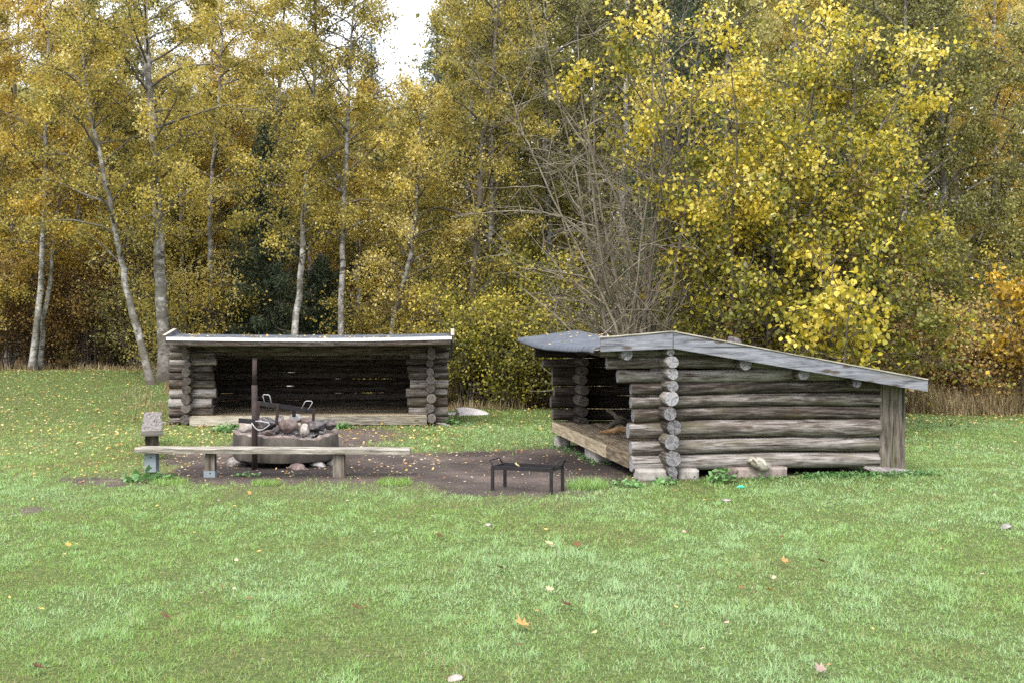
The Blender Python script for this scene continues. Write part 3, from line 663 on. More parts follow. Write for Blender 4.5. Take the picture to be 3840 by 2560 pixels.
bushpx('broad_leaved_bush', 'waist high to head high yellow bush peeping over the roof end of the right shelter', 'bush', 3180, 20.8, 3.9, 1.0, 7, 2200, .115, 'bigleaf', 43, Y, .66, big=True, spread=.12, r0=.03, nb=8)
bushpx('broad_leaved_bush', 'green yellow bush close behind the middle of the right shelter roof', 'bush', 2860, 22.8, 3.9, 1.6, 9, 6500, .092, 'bigleaf', 44, Y, .30, big=True, spread=.14, r0=.03, nb=9)
bushpx('broad_leaved_tree', 'narrow yellow tree top right of the bare bush, its leaves bright against dark twigs', 'tree', 2700, 24.2, 9.2, 1.5, 8, 9000, .09, 'bigleaf', 45, Y, .57, big=True, spread=.12, r0=.05, nb=12, fill=(.58, 1))
# bare bush
bushpx('bare_bush', 'tall leafless grey bush with many stems between the two shelters and the yellow tree', 'bush', 2400, 24.6, 8.3, 2.6, 20, 0, .1, 'bigleaf', 46, None, .5, bark='baretwig', twig='baretwig', rise=1.3, r0=.05, nb=11, nt=4, fill=(.12, 1), droop=.0, cone=1.0, extra=True)
bushpx('bare_bush', 'leafless grey bush with thick stems just behind the ridge of the right shelter', 'bush', 2475, 24.0, 4.2, 1.8, 10, 0, .1, 'bigleaf', 47, None, .5, bark='baretwig', twig='baretwig', rise=1.1, r0=.055, nb=7, nt=4, fill=(.2, 1), droop=.02, cone=1.2)
# understorey
U = 'bushes along the edge of the wood'
for i, (px, Z, H, R, n, lf, bias, label) in enumerate((
    (1760, 31.8, 3.4, 1.5, 9000, 'hazelleaf', .50, 'yellow green hazel bush at the right end of the left shelter'),
    (1930, 31.2, 3.1, 1.5, 9000, 'hazelleaf', .58, 'yellow green hazel bush midway between the two shelters'),
    (2090, 31.0, 3.3, 1.5, 8000, 'hazelleaf', .46, 'yellow green hazel bush just left of the dark roof of the right shelter'),
    (1850, 33.5, 4.6, 1.9, 10000, 'hazelleaf', .42, 'taller hazel bush behind the pair between the shelters'),
    (2120, 33.8, 5.0, 2.0, 10000, 'hazelleaf', .48, 'tall olive hazel bush left of the bare bush stems'),
    (1600, 33.2, 4.2, 1.8, 9000, 'birchleaf', .55, 'golden bush above the right end of the left shelter'),
    (1390, 34.8, 3.6, 1.6, 6500, 'birchleaf', .52, 'golden bush between the straight white birch and the small leaning one'),
    (720, 35.2, 4.2, 1.7, 7500, 'birchleaf', .55, 'golden bush right of the thick birch, over the left shelter roof'),
    (500, 38.5, 3.6, 1.6, 7000, 'oliveleaf', .50, 'olive bush behind the foot of the leaning birch'),
    (330, 39.5, 4.4, 1.9, 8500, 'brownleaf', .55, 'brown orange bush between the leaning birch and the far left pair'),
    (160, 40.5, 4.8, 2.0, 9500, 'brownleaf', .60, 'brown orange bush directly behind the far left birch pair'),
    (20, 39.0, 4.6, 1.9, 8500, 'brownleaf', .50, 'brown bush at the left edge of the picture'),
    (430, 42.0, 6.5, 2.2, 11000, 'birchleaf', .55, 'tall golden bush high behind the leaning birch'),
    (100, 43.0, 7.5, 2.4, 11000, 'birchleaf', .55, 'tall golden bush above the far left brown bushes'),
    (2600, 29.5, 3.6, 1.7, 8000, 'hazelleaf', .36, 'dark olive bush behind the ridge of the right shelter'),
    (3330, 29.8, 3.4, 1.5, 7000, 'brownleaf', .55, 'brown leaved bush over the low end of the right shelter roof'),
    (3520, 30.2, 2.9, 1.5, 7500, 'brownleaf', .62, 'brown leaved bush behind the dry grass right of the right shelter'),
    (3700, 29.6, 2.3, 1.4, 6500, 'brownleaf', .72, 'low orange brown bush by the dry grass near the right edge'),
    (3440, 32.5, 5.6, 2.1, 10000, 'hazelleaf', .45, 'tall olive bush in front of the mottled birch trunk'),
    (3830, 31.5, 4.2, 1.7, 8000, 'hazelleaf', .5, 'olive bush at the right edge below the orange maple'))):
    bushpx('hazel_bush' if lf == 'hazelleaf' else 'leafy_bush', label, 'bush', px, Z, H, R, 12, n, .085, lf, 60+i, U, bias, spread=.15, r0=.022, nb=9, fill=(.12, 1))
bushpx('orange_maple', 'orange maple sapling at the right edge of the picture', 'tree', 3850, 28.6, 4.6, 1.1, 6, 2300, .13, 'orangeleaf', 90, None, .45, big=True, spread=.14, r0=.03, nb=9, fill=(.3, 1))

def spruce(name, label, x, y, H, R, n, leaf, seed, low=.06, sz=.16):
    rng = np.random.default_rng(seed); z0 = float(gz(x, y))-.05; root = empty(name, (x, y, z0), 0, label, 'tree')
    tr = Tubes(); tr.add([(0, 0, 0), (.02, 0, H*.5), (0, 0, H)], [.022*H**.9, .012*H, .01], 9, .5); Ps = []; g = 0
    nb = int(H*11)
    for i in range(nb):
        f = (i+.5)/nb; zz = H*(low+(1-low)*f); g += 2.4+rng.normal(0, .2); L = R*(1-f)**.8*rng.uniform(.75, 1.15)+.15
        c = curve((0, 0, zz), (math.cos(g), math.sin(g), .25-.45*(1-f)), L, 8, -.05, .04, rng); tr.add(c, np.linspace(.018, .005, 8), 4, .5)
        m = int(n*(L/(R*nb*.55))); t = rng.uniform(.1, 7, m); i0 = np.minimum(t.astype(int), 6); q = c[i0]*(1-(t-i0))[:, None]+c[i0+1]*(t-i0)[:, None]
        side = np.cross(norm(c[-1]-c[0]), (0, 0, 1)); wd = (1-t/7.5)*.38*L**.5
        q = q+side*(rng.uniform(-1, 1, m)*wd)[:, None]; q[:, 2] -= np.abs(rng.normal(0, .14, m))+.02; Ps.append(q)
    Pp = np.concatenate(Ps); V, F, k = leafverts(rng, Pp, sz*rng.uniform(.6, 1.2, len(Pp)), wide=.22, down=.9); tone = np.clip(rng.normal(.5, .25, len(Pp)), 0, 1)
    V1, F1, D1 = tr.get(); np_obj('trunk', V1, [F1], M['bark'], root, {'dark': D1}); np_obj('crown', V, [F], M[leaf], root, {'tone': np.repeat(tone, k)})
for i, (px, Z, H, R, n, lf, label) in enumerate((
    (1000, 36.2, 8.6, 2.2, 34000, 'needle', 'dark spruce behind the left half of the left shelter'),
    (1210, 36.6, 4.6, 1.5, 15000, 'needle', 'smaller dark spruce between the two white birches behind the left shelter'),
    (880, 37.6, 4.0, 1.4, 12000, 'needle', 'low dark spruce on the left side of the big dark one'),
    (1640, 47, 15.2, 2.2, 24000, 'bluenee', 'bluish conifer on the right side of the open sky'),
    (1395, 49, 14.6, 1.8, 20000, 'bluenee', 'bluish conifer top on the left side of the open sky'),
    (2560, 30.5, 12, 2.6, 30000, 'needle', 'dark conifer behind the bare bush and the broad yellow tree'),
    (3120, 31.5, 9.5, 2.4, 24000, 'needle', 'dark conifer in the shade behind the broad leaved trees'))):
    spruce('spruce_tree', label, PX(px, Z), Z, H, R, n, lf, 100+i)

# far wood: one mass beyond the trees one can tell apart
def far_wood():
    rng = np.random.default_rng(77); n = 9000; Zc = rng.uniform(47, 62, n); pxs = rng.uniform(-1100, 4940, n)
    yt = np.interp(pxs, [-1000, 0, 400, 800, 1250, 1380, 1440, 1560, 1640, 1750, 2000, 3840, 5000], [250, 330, 430, 420, 430, 430, 440, 440, 330, 40, -60, -120, -100])
    X = (pxs-1920)/FPX*Zc; top = 1.9+(HOR-yt)/FPX*Zc; f = rng.random(n)**.85; Zz = .3+f*(top-.3); cnt = 42
    cp = np.repeat(np.stack([X, Zc, Zz], -1), cnt, 0)+rng.normal(0, 1, (n*cnt, 3))*np.array((.75, .75, .5)); cp[:, 2] = np.maximum(cp[:, 2], .1)
    tone = np.clip(.62+np.repeat(rng.normal(0, .2, n), cnt)+rng.normal(0, .15, n*cnt), 0, 1)  # raised tone puts background light and haze into the leaf colour
    V, F, k = leafverts(rng, cp, .25*rng.uniform(.7, 1.3, len(cp)), wide=.8)
    tr = Tubes()
    for i in range(120):
        Zt = rng.uniform(44, 62); p = rng.uniform(-900, 4740); x = (p-1920)/FPX*Zt; tr.add([(x, Zt, 0), (x+rng.normal(0, .3), Zt, 6), (x+rng.normal(0, .6), Zt, 12 if p < 1700 else 17)], [.14, .1, .03], 6)
    V2, F2, D2 = tr.get()
    o = np_obj('far_wood', np.concatenate([V2, V]), [np.concatenate([F2, F+len(V2)])], [M['bark'], M['oliveleaf']], None, {'tone': np.concatenate([D2*0, np.repeat(tone, k)])}, midx=np.concatenate([np.zeros(len(F2), int), np.ones(len(F), int)]))
    tag(o, 'mass of far off olive and yellow trees deep in the wood', 'wood', kind='stuff')
far_wood()

# ------------------------------------------------------------------ log shelters (local x = from front to back, local y = along the opening)
def shelter(root, p):
    L = p['L']; R = p['ridge']; sf, sb = p['sf'], p['sb']; ub, ue = p['back'], p['eave']
    def rz(u, v): return float(np.interp(v, *zip(*R)))-(sf*-u if u < 0 else sb*u)
    def clamp(q): return rz(q.x, q.y)-.055
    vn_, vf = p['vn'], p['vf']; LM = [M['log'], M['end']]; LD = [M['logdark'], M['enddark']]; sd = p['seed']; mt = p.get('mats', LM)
    # side walls: near (y=0) and far (y=L)
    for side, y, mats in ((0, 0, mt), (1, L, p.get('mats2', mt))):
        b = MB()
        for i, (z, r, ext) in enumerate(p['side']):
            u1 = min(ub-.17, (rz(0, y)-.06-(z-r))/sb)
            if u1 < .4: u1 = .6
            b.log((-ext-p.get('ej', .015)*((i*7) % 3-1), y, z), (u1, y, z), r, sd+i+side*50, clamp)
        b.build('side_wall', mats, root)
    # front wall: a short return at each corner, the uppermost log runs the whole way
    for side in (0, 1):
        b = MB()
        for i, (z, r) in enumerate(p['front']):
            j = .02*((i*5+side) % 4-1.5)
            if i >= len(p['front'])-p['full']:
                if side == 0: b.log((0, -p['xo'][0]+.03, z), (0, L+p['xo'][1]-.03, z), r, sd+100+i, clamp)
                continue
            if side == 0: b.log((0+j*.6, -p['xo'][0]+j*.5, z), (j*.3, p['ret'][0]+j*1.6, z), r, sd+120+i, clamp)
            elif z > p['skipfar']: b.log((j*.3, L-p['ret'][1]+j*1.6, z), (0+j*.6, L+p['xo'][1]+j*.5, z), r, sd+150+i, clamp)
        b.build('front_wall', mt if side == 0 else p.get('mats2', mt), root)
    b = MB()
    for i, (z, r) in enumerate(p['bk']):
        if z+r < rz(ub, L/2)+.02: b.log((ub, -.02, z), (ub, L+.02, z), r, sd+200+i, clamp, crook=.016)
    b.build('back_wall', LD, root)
    for v, tone in ((0, .6), (L, .4)):       # corner posts at the back
        b = MB(); zt = rz(ub, v)-.06; b.box((ub+.0, v-.0, (zt+.03)/2), (.175, .075, (zt-.03)/2), None, 0, tone, 2, .006); b.build('corner_post', M['post'] if p['name'] == 'B' else M['logdark'], root, .008)
    # purlins
    for (u, r) in p['purlin']:
        b = MB(); z = rz(u, L/2)-.065-r; b.log((u, vn_+.03+.03*(u % .3), rz(u, 0)-.07-r), (u, vf-.05, rz(u, L)-.07-r), r, int(sd+300+u*20), clamp); b.build('roof_beam', mt, root)
    # roof: boards below, felt above
    vs = sorted(set([vn_, vf]+[vn_+(vf-vn_)*i/22 for i in range(23)])); us = [ue, ue*.97, ue*.8, ue*.5, ue*.2, 0, .06, ub*.3, ub*.6, ub*.85, p['ub']]
    def sheet(name, lift, th, mat, du=0.0, curl=0.0):
        V = []; F = []; nu = len(us); nv = len(vs); rng = random.Random(sd)
        for k, dz in ((0, lift), (1, lift-th)):
            for v in vs:
                for j, u in enumerate(us):
                    uu = u-du if j < 2 else (u+du if j == nu-1 else u)
                    zz = rz(uu, v)+dz+.006*mnoise.noise(Vector((uu*2.3, v*2.1, sd)))*(1 if du else 0)
                    if curl and j == 0: zz -= curl
                    if curl and v in (vs[0], vs[-1]): zz -= curl*.3
                    V.append((uu, v, zz))
        n = nu*nv
        for i in range(nv-1):
            for j in range(nu-1):
                a = i*nu+j; F.append((a, a+1, a+nu+1, a+nu)); F.append((n+a, n+a+nu, n+a+nu+1, n+a+1))
        ed = [i for i in range(nu)]+[i*nu+nu-1 for i in range(1, nv)]+[(nv-1)*nu+i for i in range(nu-2, -1, -1)]+[i*nu for i in range(nv-2, 0, -1)]
        for i in range(len(ed)):
            a, c = ed[i], ed[(i+1) % len(ed)]; F.append((a, a+n, c+n, c))
        b = MB(); b.v = V; b.t = [.5]*len(V)
        for f in F: b.face(list(f), [(V[q][1], V[q][0]) for q in f], 0, name == 'roof_felt')
        return b.build(name, mat, root)
    sheet('roof_boards', -.022, .03, M['trim'] if p['name'] == 'B' else M['floor']); sheet('roof_felt', .0, .02, M['felt'], .02, p['curl'])
    # fascia boards on the gable ends (a pair meeting at the ridge) with a pale cap board
    for e, (v, fz) in enumerate(((vn_-.022, p['fz']), (vf+.022, p['fz']))):
        if p.get('farfascia', True) or e == 0:
            (u0, z0t, z0b), (zrt, zrb), (u1, z1t, z1b) = fz
            for (ua, zat, zab, uc, zct, zcb) in ((u0, z0t, z0b, -.004, zrt, zrb), (.004, zrt, zrb, u1, z1t, z1b)):
                b = MB(); w = .013
                q = [(ua, zab), (uc, zcb), (uc, zct), (ua, zat)]; o = len(b.v)
                for yy in (v-w, v+w):
                    for (u, z) in q: b.v.append((u, yy, z)); b.t.append(.5)
                off = random.random()*30
                uvq = [(u+off, z*1.0) for u, z in q]
                b.face([0, 1, 2, 3], uvq); b.face([7, 6, 5, 4], uvq[::-1])
                for a in range(4):
                    c = (a+1) % 4; b.face([a, a+4, c+4, c], [(q[a][0], 0), (q[a][0], .02), (q[c][0], .02), (q[c][0], 0)])
                bo = b.build('fascia_board', M['fascia'], root, .003)
                b = MB(); b.bar((ua-.01 if ua < -.1 else ua, v+.012, zat+.011), (uc, v+.012, zct+.011), .075, .016); b.build('cap_board', M['trim'], root, .003)
    # platform
    pz, pt, pu = p['plat']; b = MB(); n = int((ub-pu-.1)/.145); rng = random.Random(sd+9)
    for i in range(n):
        u = pu+.075+i*.147; cut = rng.uniform(.3, .7)*L
        for a, c in ((.10, cut-.003), (cut+.003, L-.10)):
            if i and False: pass
            b.box((u, (a+c)/2, pz-.018+rng.uniform(-.003, .003)), (.070, (c-a)/2, .016), None, 0, rng.random(), 1, .001)
    b.build('platform', M['floor'], root, .003)
    b = MB(); cut = p['cut']*L
    for a, c, dz in ((.085, cut-.003, 0), (cut+.003, L-.085, -.006)):
        b.box((pu-.022, (a+c)/2, pz-pt/2+dz*.5), (.022, (c-a)/2, pt/2-dz*.5), None, 0, rng.random(), 1, .002)
    b.build('platform_edge_board', M['floor'] if p['name'] == 'B' else M['trim'], root, .004)
    b = MB()
    for u in (.5, 1.5, 2.5): b.box((u, L/2, pz-.11), (.04, L/2-.1, .07), None, 0, .3, 1)
    b.build('platform_joist', M['logdark'], root)
    return rz
rootB = empty('log_shelter', (OB[0], OB[1], 0), TH, 'right log shelter seen from its side, with grey gable boards and a long back roof', 'shelter', 'log shelters')
sideB = [(.18, .103, .45), (.384, .092, .44), (.594, .11, .46), (.79, .083, .43), (.954, .081, .44), (1.118, .08, .43), (1.275, .083, .624), (1.442, .082, .75), (1.585, .07, .80)]
frontB = [(.105, .066), (.268, .099), (.465, .094), (.656, .093), (.827, .088), (.998, .086), (1.153, .076), (1.304, .068), (1.456, .079), (1.575, .05)]
rzB = shelter(rootB, dict(name='B', L=5.28, ridge=[(-.33, 1.775), (1, 1.745), (2.88, 1.733), (3.55, 1.74), (4.76, 1.785), (5.63, 1.835)], sf=.125, sb=.182, back=3.03, eave=-.98, ub=3.34, vn=-.33, vf=5.62,
    seed=500, side=sideB, front=frontB, full=1, xo=(.34, .32), ret=(.50, .53), skipfar=.2, bk=[(.22, .09), (.40, .09), (.58, .088), (.755, .085), (.925, .083), (1.08, .07)],
    purlin=[(-.55, .075), (.95, .085), (1.72, .075), (2.45, .07)], fz=((-.915, 1.744, 1.587), (1.82, 1.622), (3.357, 1.21, 1.066)), farfascia=False, curl=.05,
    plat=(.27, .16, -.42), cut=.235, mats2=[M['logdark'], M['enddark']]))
TA = math.radians(3.2)
rootA = empty('log_shelter', (OA[0]+.05, OA[1], -.30), math.radians(90)+TA, 'left log shelter facing the camera, dark inside, with a white front roof edge', 'shelter', 'log shelters')
fa = [(.102, .080), (.288, .108), (.508, .11), (.719, .10), (.915, .097), (1.093, .084), (1.254, .08), (1.40, .072), (1.547, .08), (1.71, .082)]
sa = [(.152, .105, .33), (.40, .108, .30), (.60, .105, .31), (.825, .105, .33), (1.017, .092, .30), (1.192, .088, .31), (1.37, .084, .30), (1.529, .082, .32), (1.66, .078, .36), (1.78, .06, .6)]
rzA = shelter(rootA, dict(name='A', L=5.33, ridge=[(-.5, 2.04), (1.2, 2.005), (2.7, 1.995), (4, 2.005), (5.9, 2.03)], sf=.09, sb=.182, back=3.03, eave=-.92, ub=3.34, vn=-.47, vf=5.60,
    seed=900, side=sa, front=fa, full=1, xo=(.38, .42), ret=(.51, .56), skipfar=.0, bk=[(.10, .090), (.27, .088), (.45, .092), (.63, .092), (.805, .0885), (.975, .087), (1.14, .085), (1.30, .084), (1.44, .066)],
    purlin=[(-.55, .07), (.95, .075), (1.72, .07), (2.45, .07)], fz=((-.93, 1.99, 1.85), (2.12, 1.93), (3.36, 1.50, 1.35)), curl=.0,
    plat=(.235, .205, -.30), cut=.5, mats=[M['log'], M['enddark']]))
b = MB()                                                     # white metal edge strip along the front eave of the left shelter
for i in range(12):
    a = -.46+6.05*i/12; c = -.46+6.05*(i+1)/12
    za = rzA(-.94, a); zc = rzA(-.94, c)
    b.bar((-.957+(.004 if i < 6 else 0), a, za-.010), (-.957+(.004 if i < 6 else 0), c+.001, zc-.010), .012, .066)
b.build('white_edge_strip', M['white'], rootA)
b = MB()
for i in range(12):
    a = -.44+6.0*i/12; c = -.44+6.0*(i+1)/12
    b.bar((-.93, a, rzA(-.93, a)-.10), (-.93, c+.001, rzA(-.93, c)-.10), .03, .075)
b.build('eave_board', M['logdark'], rootA)

# ------------------------------------------------------------------ stones, blocks
def rock(name, label, cat, c, size, mat, seed, group=None, rz=0.0, cuts=9, rough=.10):
    bm = bmesh.new(); bmesh.ops.create_icosphere(bm, subdivisions=4, radius=1); rng = random.Random(seed)
    pl = [(Vector((rng.gauss(0, 1), rng.gauss(0, 1), rng.gauss(0, 1))).normalized(), rng.uniform(.62, .9)) for _ in range(cuts)]
    for v in bm.verts:
        p = v.co.copy()
        for n, d in pl:
            k = p.dot(n)-d
            if k > 0: p -= n*k*.92
        p *= 1+rough*mnoise.fractal(p*1.6+Vector((seed, 0, 0)), 1, 2, 4)
        v.co = Vector((p.x*size[0], p.y*size[1], p.z*size[2]))
    me = bpy.data.meshes.new(name); bm.to_mesh(me); bm.free(); me.materials.append(M[mat])
    for q in me.polygons: q.use_smooth = True
    o = bpy.data.objects.new(name, me); C.objects.link(o); o.location = c; o.rotation_euler = (rng.uniform(-.2, .2), rng.uniform(-.2, .2), rz)
    return tag(o, label, cat, group)
def blockobj(label, c, half, rz, mat, seed, cat='concrete block', name='concrete_block'):
    bm = bmesh.new(); bmesh.ops.create_cube(bm, size=2); bmesh.ops.bevel(bm, geom=bm.edges[:], offset=.09, segments=2, affect='EDGES')
    bmesh.ops.subdivide_edges(bm, edges=bm.edges[:], cuts=3, use_grid_fill=True)
    for v in bm.verts:
        v.co = Vector((v.co.x*half[0], v.co.y*half[1], v.co.z*half[2])); nz = mnoise.noise(v.co*9+Vector((seed, 0, 0))); v.co += v.co.normalized()*nz*.009
    me = bpy.data.meshes.new(name); bm.to_mesh(me); bm.free(); me.materials.append(M[mat])
    for q in me.polygons: q.use_smooth = True
    o = bpy.data.objects.new(name, me); C.objects.link(o); o.location = c; o.rotation_euler = (0, 0, rz); return tag(o, label, cat, 'blocks carrying the right shelter')
def LB(u, v, z): return Vector((OB[0]+UB[0]*u+VB[0]*v, OB[1]+UB[1]*u+VB[1]*v, z))
def sit(u, v, half, drop=.015):
    p = LB(u, v, 0); p.z = float(gz(p.x, p.y))+half-drop; return p
blockobj('pale concrete block under the front corner of the right shelter, left of the shorter one', sit(-.16, -.12, .075), (.24, .16, .075), TH+.05, 'block', 1)
blockobj('short pale concrete block under the corner log ends, right beside the longer one', sit(.26, -.10, .072), (.125, .15, .072), TH-.12, 'block', 2)
blockobj('pinkish grey block under the middle of the side wall of the right shelter', sit(1.17, -.02, .075), (.385, .16, .075), TH, 'blockpink', 3)
blockobj('pinkish block under the front edge of the right shelter platform', sit(-.28, 2.45, .10), (.13, .42, .10), TH, 'block', 4)
blockobj('small pale block under the far front corner of the right shelter', sit(-.30, 5.12, .10, .02), (.12, .12, .10), TH, 'block', 5)
rock('flat_stone', 'flat dark slab under the back post of the right shelter', 'stone', sit(3.05, -.10, .035, .01), (.44, .26, .05), 'stonegrey', 6, rz=TH)
rock('stone', 'reddish stone under the side wall of the right shelter, left of the pinkish block', 'stone', sit(.80, -.10, .07), (.17, .13, .09), 'stonered', 7, rz=.3)
rock('stone', 'dark lump lying on the roof of the right shelter just behind the gable board', 'stone', LB(.98, .20, rzB(.98, .20)+.085), (.095, .09, .115), 'stonedark', 8)
# support stones below the left shelter
for i, (px, py, sx) in enumerate(((612, 1588, .16), (1660, 1592, .2))):
    g = G(px, py); rock('stone', ('flat stone under the left corner of the left shelter', 'flat stone under the right corner of the left shelter')[i], 'stone', (g.x, 25.5, g.z+.0), (sx, .16, .06), 'stonegrey', 20+i)
g = G(1765, 1553); rock('boulder', 'big pale rock in the grass right of the left shelter', 'boulder', (g.x, g.y, g.z-.03), (.50, .34, .19), 'stonewhite', 24, rz=.2)
rock('boulder', 'low pale rock beside the big pale rock in the grass', 'boulder', (g.x-.45, g.y+.1, g.z-.03), (.38, .24, .10), 'stonewhite', 25, rz=.2)
g = G(1960-80, 1974*1.0); rock('stone', 'small white stone on the lawn in front of the low grill', 'stone', tuple(G(1832, 1972)+Vector((0, 0, .012))), (.032, .025, .022), 'stonepale', 26)
rock('stone', 'flat grey stone on the lawn in front of the right shelter side wall', 'stone', tuple(G(2727, 1879)+Vector((0, 0, .012))), (.055, .04, .02), 'stonegrey', 27)
rock('stone', 'grey stone near the right edge of the lawn', 'stone', tuple(G(3772, 1982)+Vector((0, 0, .02))), (.06, .045, .03), 'stonegrey', 28)
rock('stone', 'pale pink stone at the bottom edge of the lawn', 'stone', tuple(G(1707, 2550)+Vector((0, 0, .01))), (.045, .035, .02), 'stonepale', 29)
# rotten wood by the wall
def stick(name, label, pts, rad, mat, cat='wood', seed=0, n=9):
    b = MB(); rng = random.Random(seed); P2 = []; R2 = []
    for i in range(len(pts)-1):
        for k in range(4):
            t = k/4; p = Vector(pts[i]).lerp(Vector(pts[i+1]), t); P2.append(p+Vector((rng.gauss(0, 1), rng.gauss(0, 1), rng.gauss(0, 1)))*rad[i]*.16); R2.append((rad[i]*(1-t)+rad[i+1]*t)*rng.uniform(.85, 1.15))
    P2.append(Vector(pts[-1])); R2.append(rad[-1]); o0 = Vector(pts[0]); b.tube([p-o0 for p in P2], R2, n, 0, rng.random())
    o = b.build(name, M[mat]); o.location = o0; return tag(o, label, cat)
stick('driftwood', 'pale broken stub of wood on the pinkish block beside the side wall', [LB(1.02, -.20, .21), LB(1.18, -.22, .17), LB(1.30, -.24, .12)], [.05, .075, .05], 'bench', 'wood', 4)

# ------------------------------------------------------------------ fire ring
RC = Vector((-3.15, 15.97, 0)); ringroot = empty('fire_ring', RC, 0, 'round concrete fire ring with a crumbling rim behind the long bench', 'fire ring')
def ring():
    n = 160; V = []; F = []; mi = []; ro, ri = .725, .62; rows = []
    tiltx, tilty = -.018, .030
    for k in range(n):
        a = 2*math.pi*k/n; ca, sa = math.cos(a), math.sin(a)
        fr = mnoise.noise(Vector((ca*5, sa*5, 1.3)))*.022+mnoise.noise(Vector((ca*16, sa*16, 4)))*.012
        br = max(0, 1-abs((a-5.45))/.55)*.055+max(0, 1-abs(a-4.55)/.12)*.02+max(0, 1-abs(a-6.1)/.2)*.03
        zt = .455+fr*.7-br*(.8+.8*mnoise.noise(Vector((ca*11, sa*11, 9)))); zb = .09
        tz = lambda x, y: tiltx*x+tilty*y
        prof = [(ro-.005, zb), (ro+.002, zb+.012), (ro, (zb+zt)/2), (ro-.004, zt-.02), (ro-.022-.01*abs(fr)*40*.2, zt), (ri+.02, zt+.004), (ri, zt-.02), (ri, zb)]
        for r, z in prof:
            rr = r+.004*mnoise.noise(Vector((ca*9, sa*9, z*9))); V.append((ca*rr, sa*rr, z+tz(ca*rr, sa*rr)))
    m = 8
    for k in range(n):
        for j in range(m):
            a = k*m+j; b_ = k*m+(j+1) % m; c = ((k+1) % n)*m; F.append((a, c+j, c+(j+1) % m, b_)); mi.append(1 if j in (3, 4, 5) else 0)
    o = np_obj('concrete_ring', V, [np.array(F)], [M['concrete'], M['rim']], ringroot, midx=mi)
    # ash bed
    V = []; F = []; q = 28
    for i in range(q+1):
        for j in range(64):
            r = .61*i/q; a = 2*math.pi*j/64; x, y = r*math.cos(a), r*math.sin(a)
            V.append((x, y, .40+.05*mnoise.fractal(Vector((x*5, y*5, 2)), 1, 2, 4)))
    for i in range(q):
        for j in range(64): F.append((i*64+j, (i+1)*64+j, (i+1)*64+(j+1) % 64, i*64+(j+1) % 64))
    np_obj('ash_bed', V, [np.array(F)], M['char'], ringroot)
ring()
def RS(px, py, Z, size, mat, seed, label, rz=0): rock('stone', label, 'stone', P(px, py, Z), size, mat, seed, 'stones in the fire ring', rz)
RS(1083, 1596, 15.55, (.132, .12, .125), 'stonered', 31, 'big round reddish stone at the front of the fire ring')
RS(1143, 1612, 15.52, (.075, .07, .095), 'stonepale', 32, 'whitish upright stone right of the big round reddish one in the ring')
RS(1185, 1598, 15.75, (.17, .11, .085), 'stonedark', 33, 'sooty slab of stone sloping down at the right of the fire ring', .2)
RS(1238, 1592, 15.85, (.085, .08, .075), 'stonedark', 34, 'black rounded stone at the right rim of the fire ring')
RS(1000, 1590, 15.65, (.15, .12, .105), 'stonedark', 35, 'dark rounded stone behind the hook on the pole in the ring')
RS(925, 1602, 15.75, (.12, .10, .085), 'stonepale', 36, 'pale angular stone at the left rim of the fire ring')
RS(1003, 1622, 15.42, (.085, .06, .04), 'stonered', 37, 'small flat red brown stone just right of the pole at the front rim')
RS(1110, 1570, 16.15, (.12, .11, .08), 'stonegrey', 38, 'grey stone at the back of the ring behind the big reddish one')
RS(1050, 1575, 16.05, (.08, .08, .075), 'stonegrey', 39, 'grey stone at the back of the ring beside the grate leg')
RS(1150, 1580, 16.1, (.10, .10, .07), 'stonered', 40, 'reddish stone at the back of the ring behind the sloping slab')
RS(1040, 1612, 15.5, (.04, .05, .06), 'stonedark', 41, 'narrow black stone wedged left of the big round reddish one')
RS(898, 1612, 15.85, (.06, .05, .035), 'stonedark', 42, 'small dark stone against the left inside of the rim')
def ground_rock(px, py, size, mat, seed, label):
    g = G(px, py); rock('stone', label, 'stone', (g.x, g.y, g.z+size[2]*.5), size, mat, seed)
ground_rock(893, 1748, (.15, .13, .11), 'stonegrey', 51, 'pale angular stone on the earth at the left foot of the fire ring')
ground_rock(1118, 1762, (.13, .11, .06), 'stonered', 52, 'flat reddish stone on the earth under the front of the fire ring')
ground_rock(1195, 1752, (.12, .1, .06), 'stonegrey', 53, 'flat grey stone on the earth under the right front of the ring')
ground_rock(1245, 1745, (.09, .1, .09), 'stonegrey', 54, 'pale stone under the right side of the fire ring behind the bench post')
rng = random.Random(5)
def crumbs():                                      # rubble and charcoal on the bed
    V = []; F = []; o = 0
    for i in range(160):
        a = rng.uniform(0, 6.28); r = rng.uniform(.2, .68); x, y = RC.x+r*math.cos(a), RC.y+r*math.sin(a); s = rng.uniform(.008, .026); z = .435 if r < .6 else .455
        pts = [(s, 0, 0), (-s, 0, 0), (0, s, 0), (0, -s, 0), (0, 0, s), (0, 0, -s)]
        for p in pts: V.append((x+p[0]*rng.uniform(.6, 1.3), y+p[1]*rng.uniform(.6, 1.3), z+p[2]*rng.uniform(.6, 1.3)))
        for t in ((0, 2, 4), (2, 1, 4), (1, 3, 4), (3, 0, 4), (2, 0, 5), (1, 2, 5), (3, 1, 5), (0, 3, 5)): F.append([o+k for k in t])
        o += 6
    tag(np_obj('rubble', V, [np.array(F)], M['rim'], smooth=False), 'grey pink crumbs of rim and charcoal strewn in the fire ring', 'rubble', kind='stuff')
crumbs()
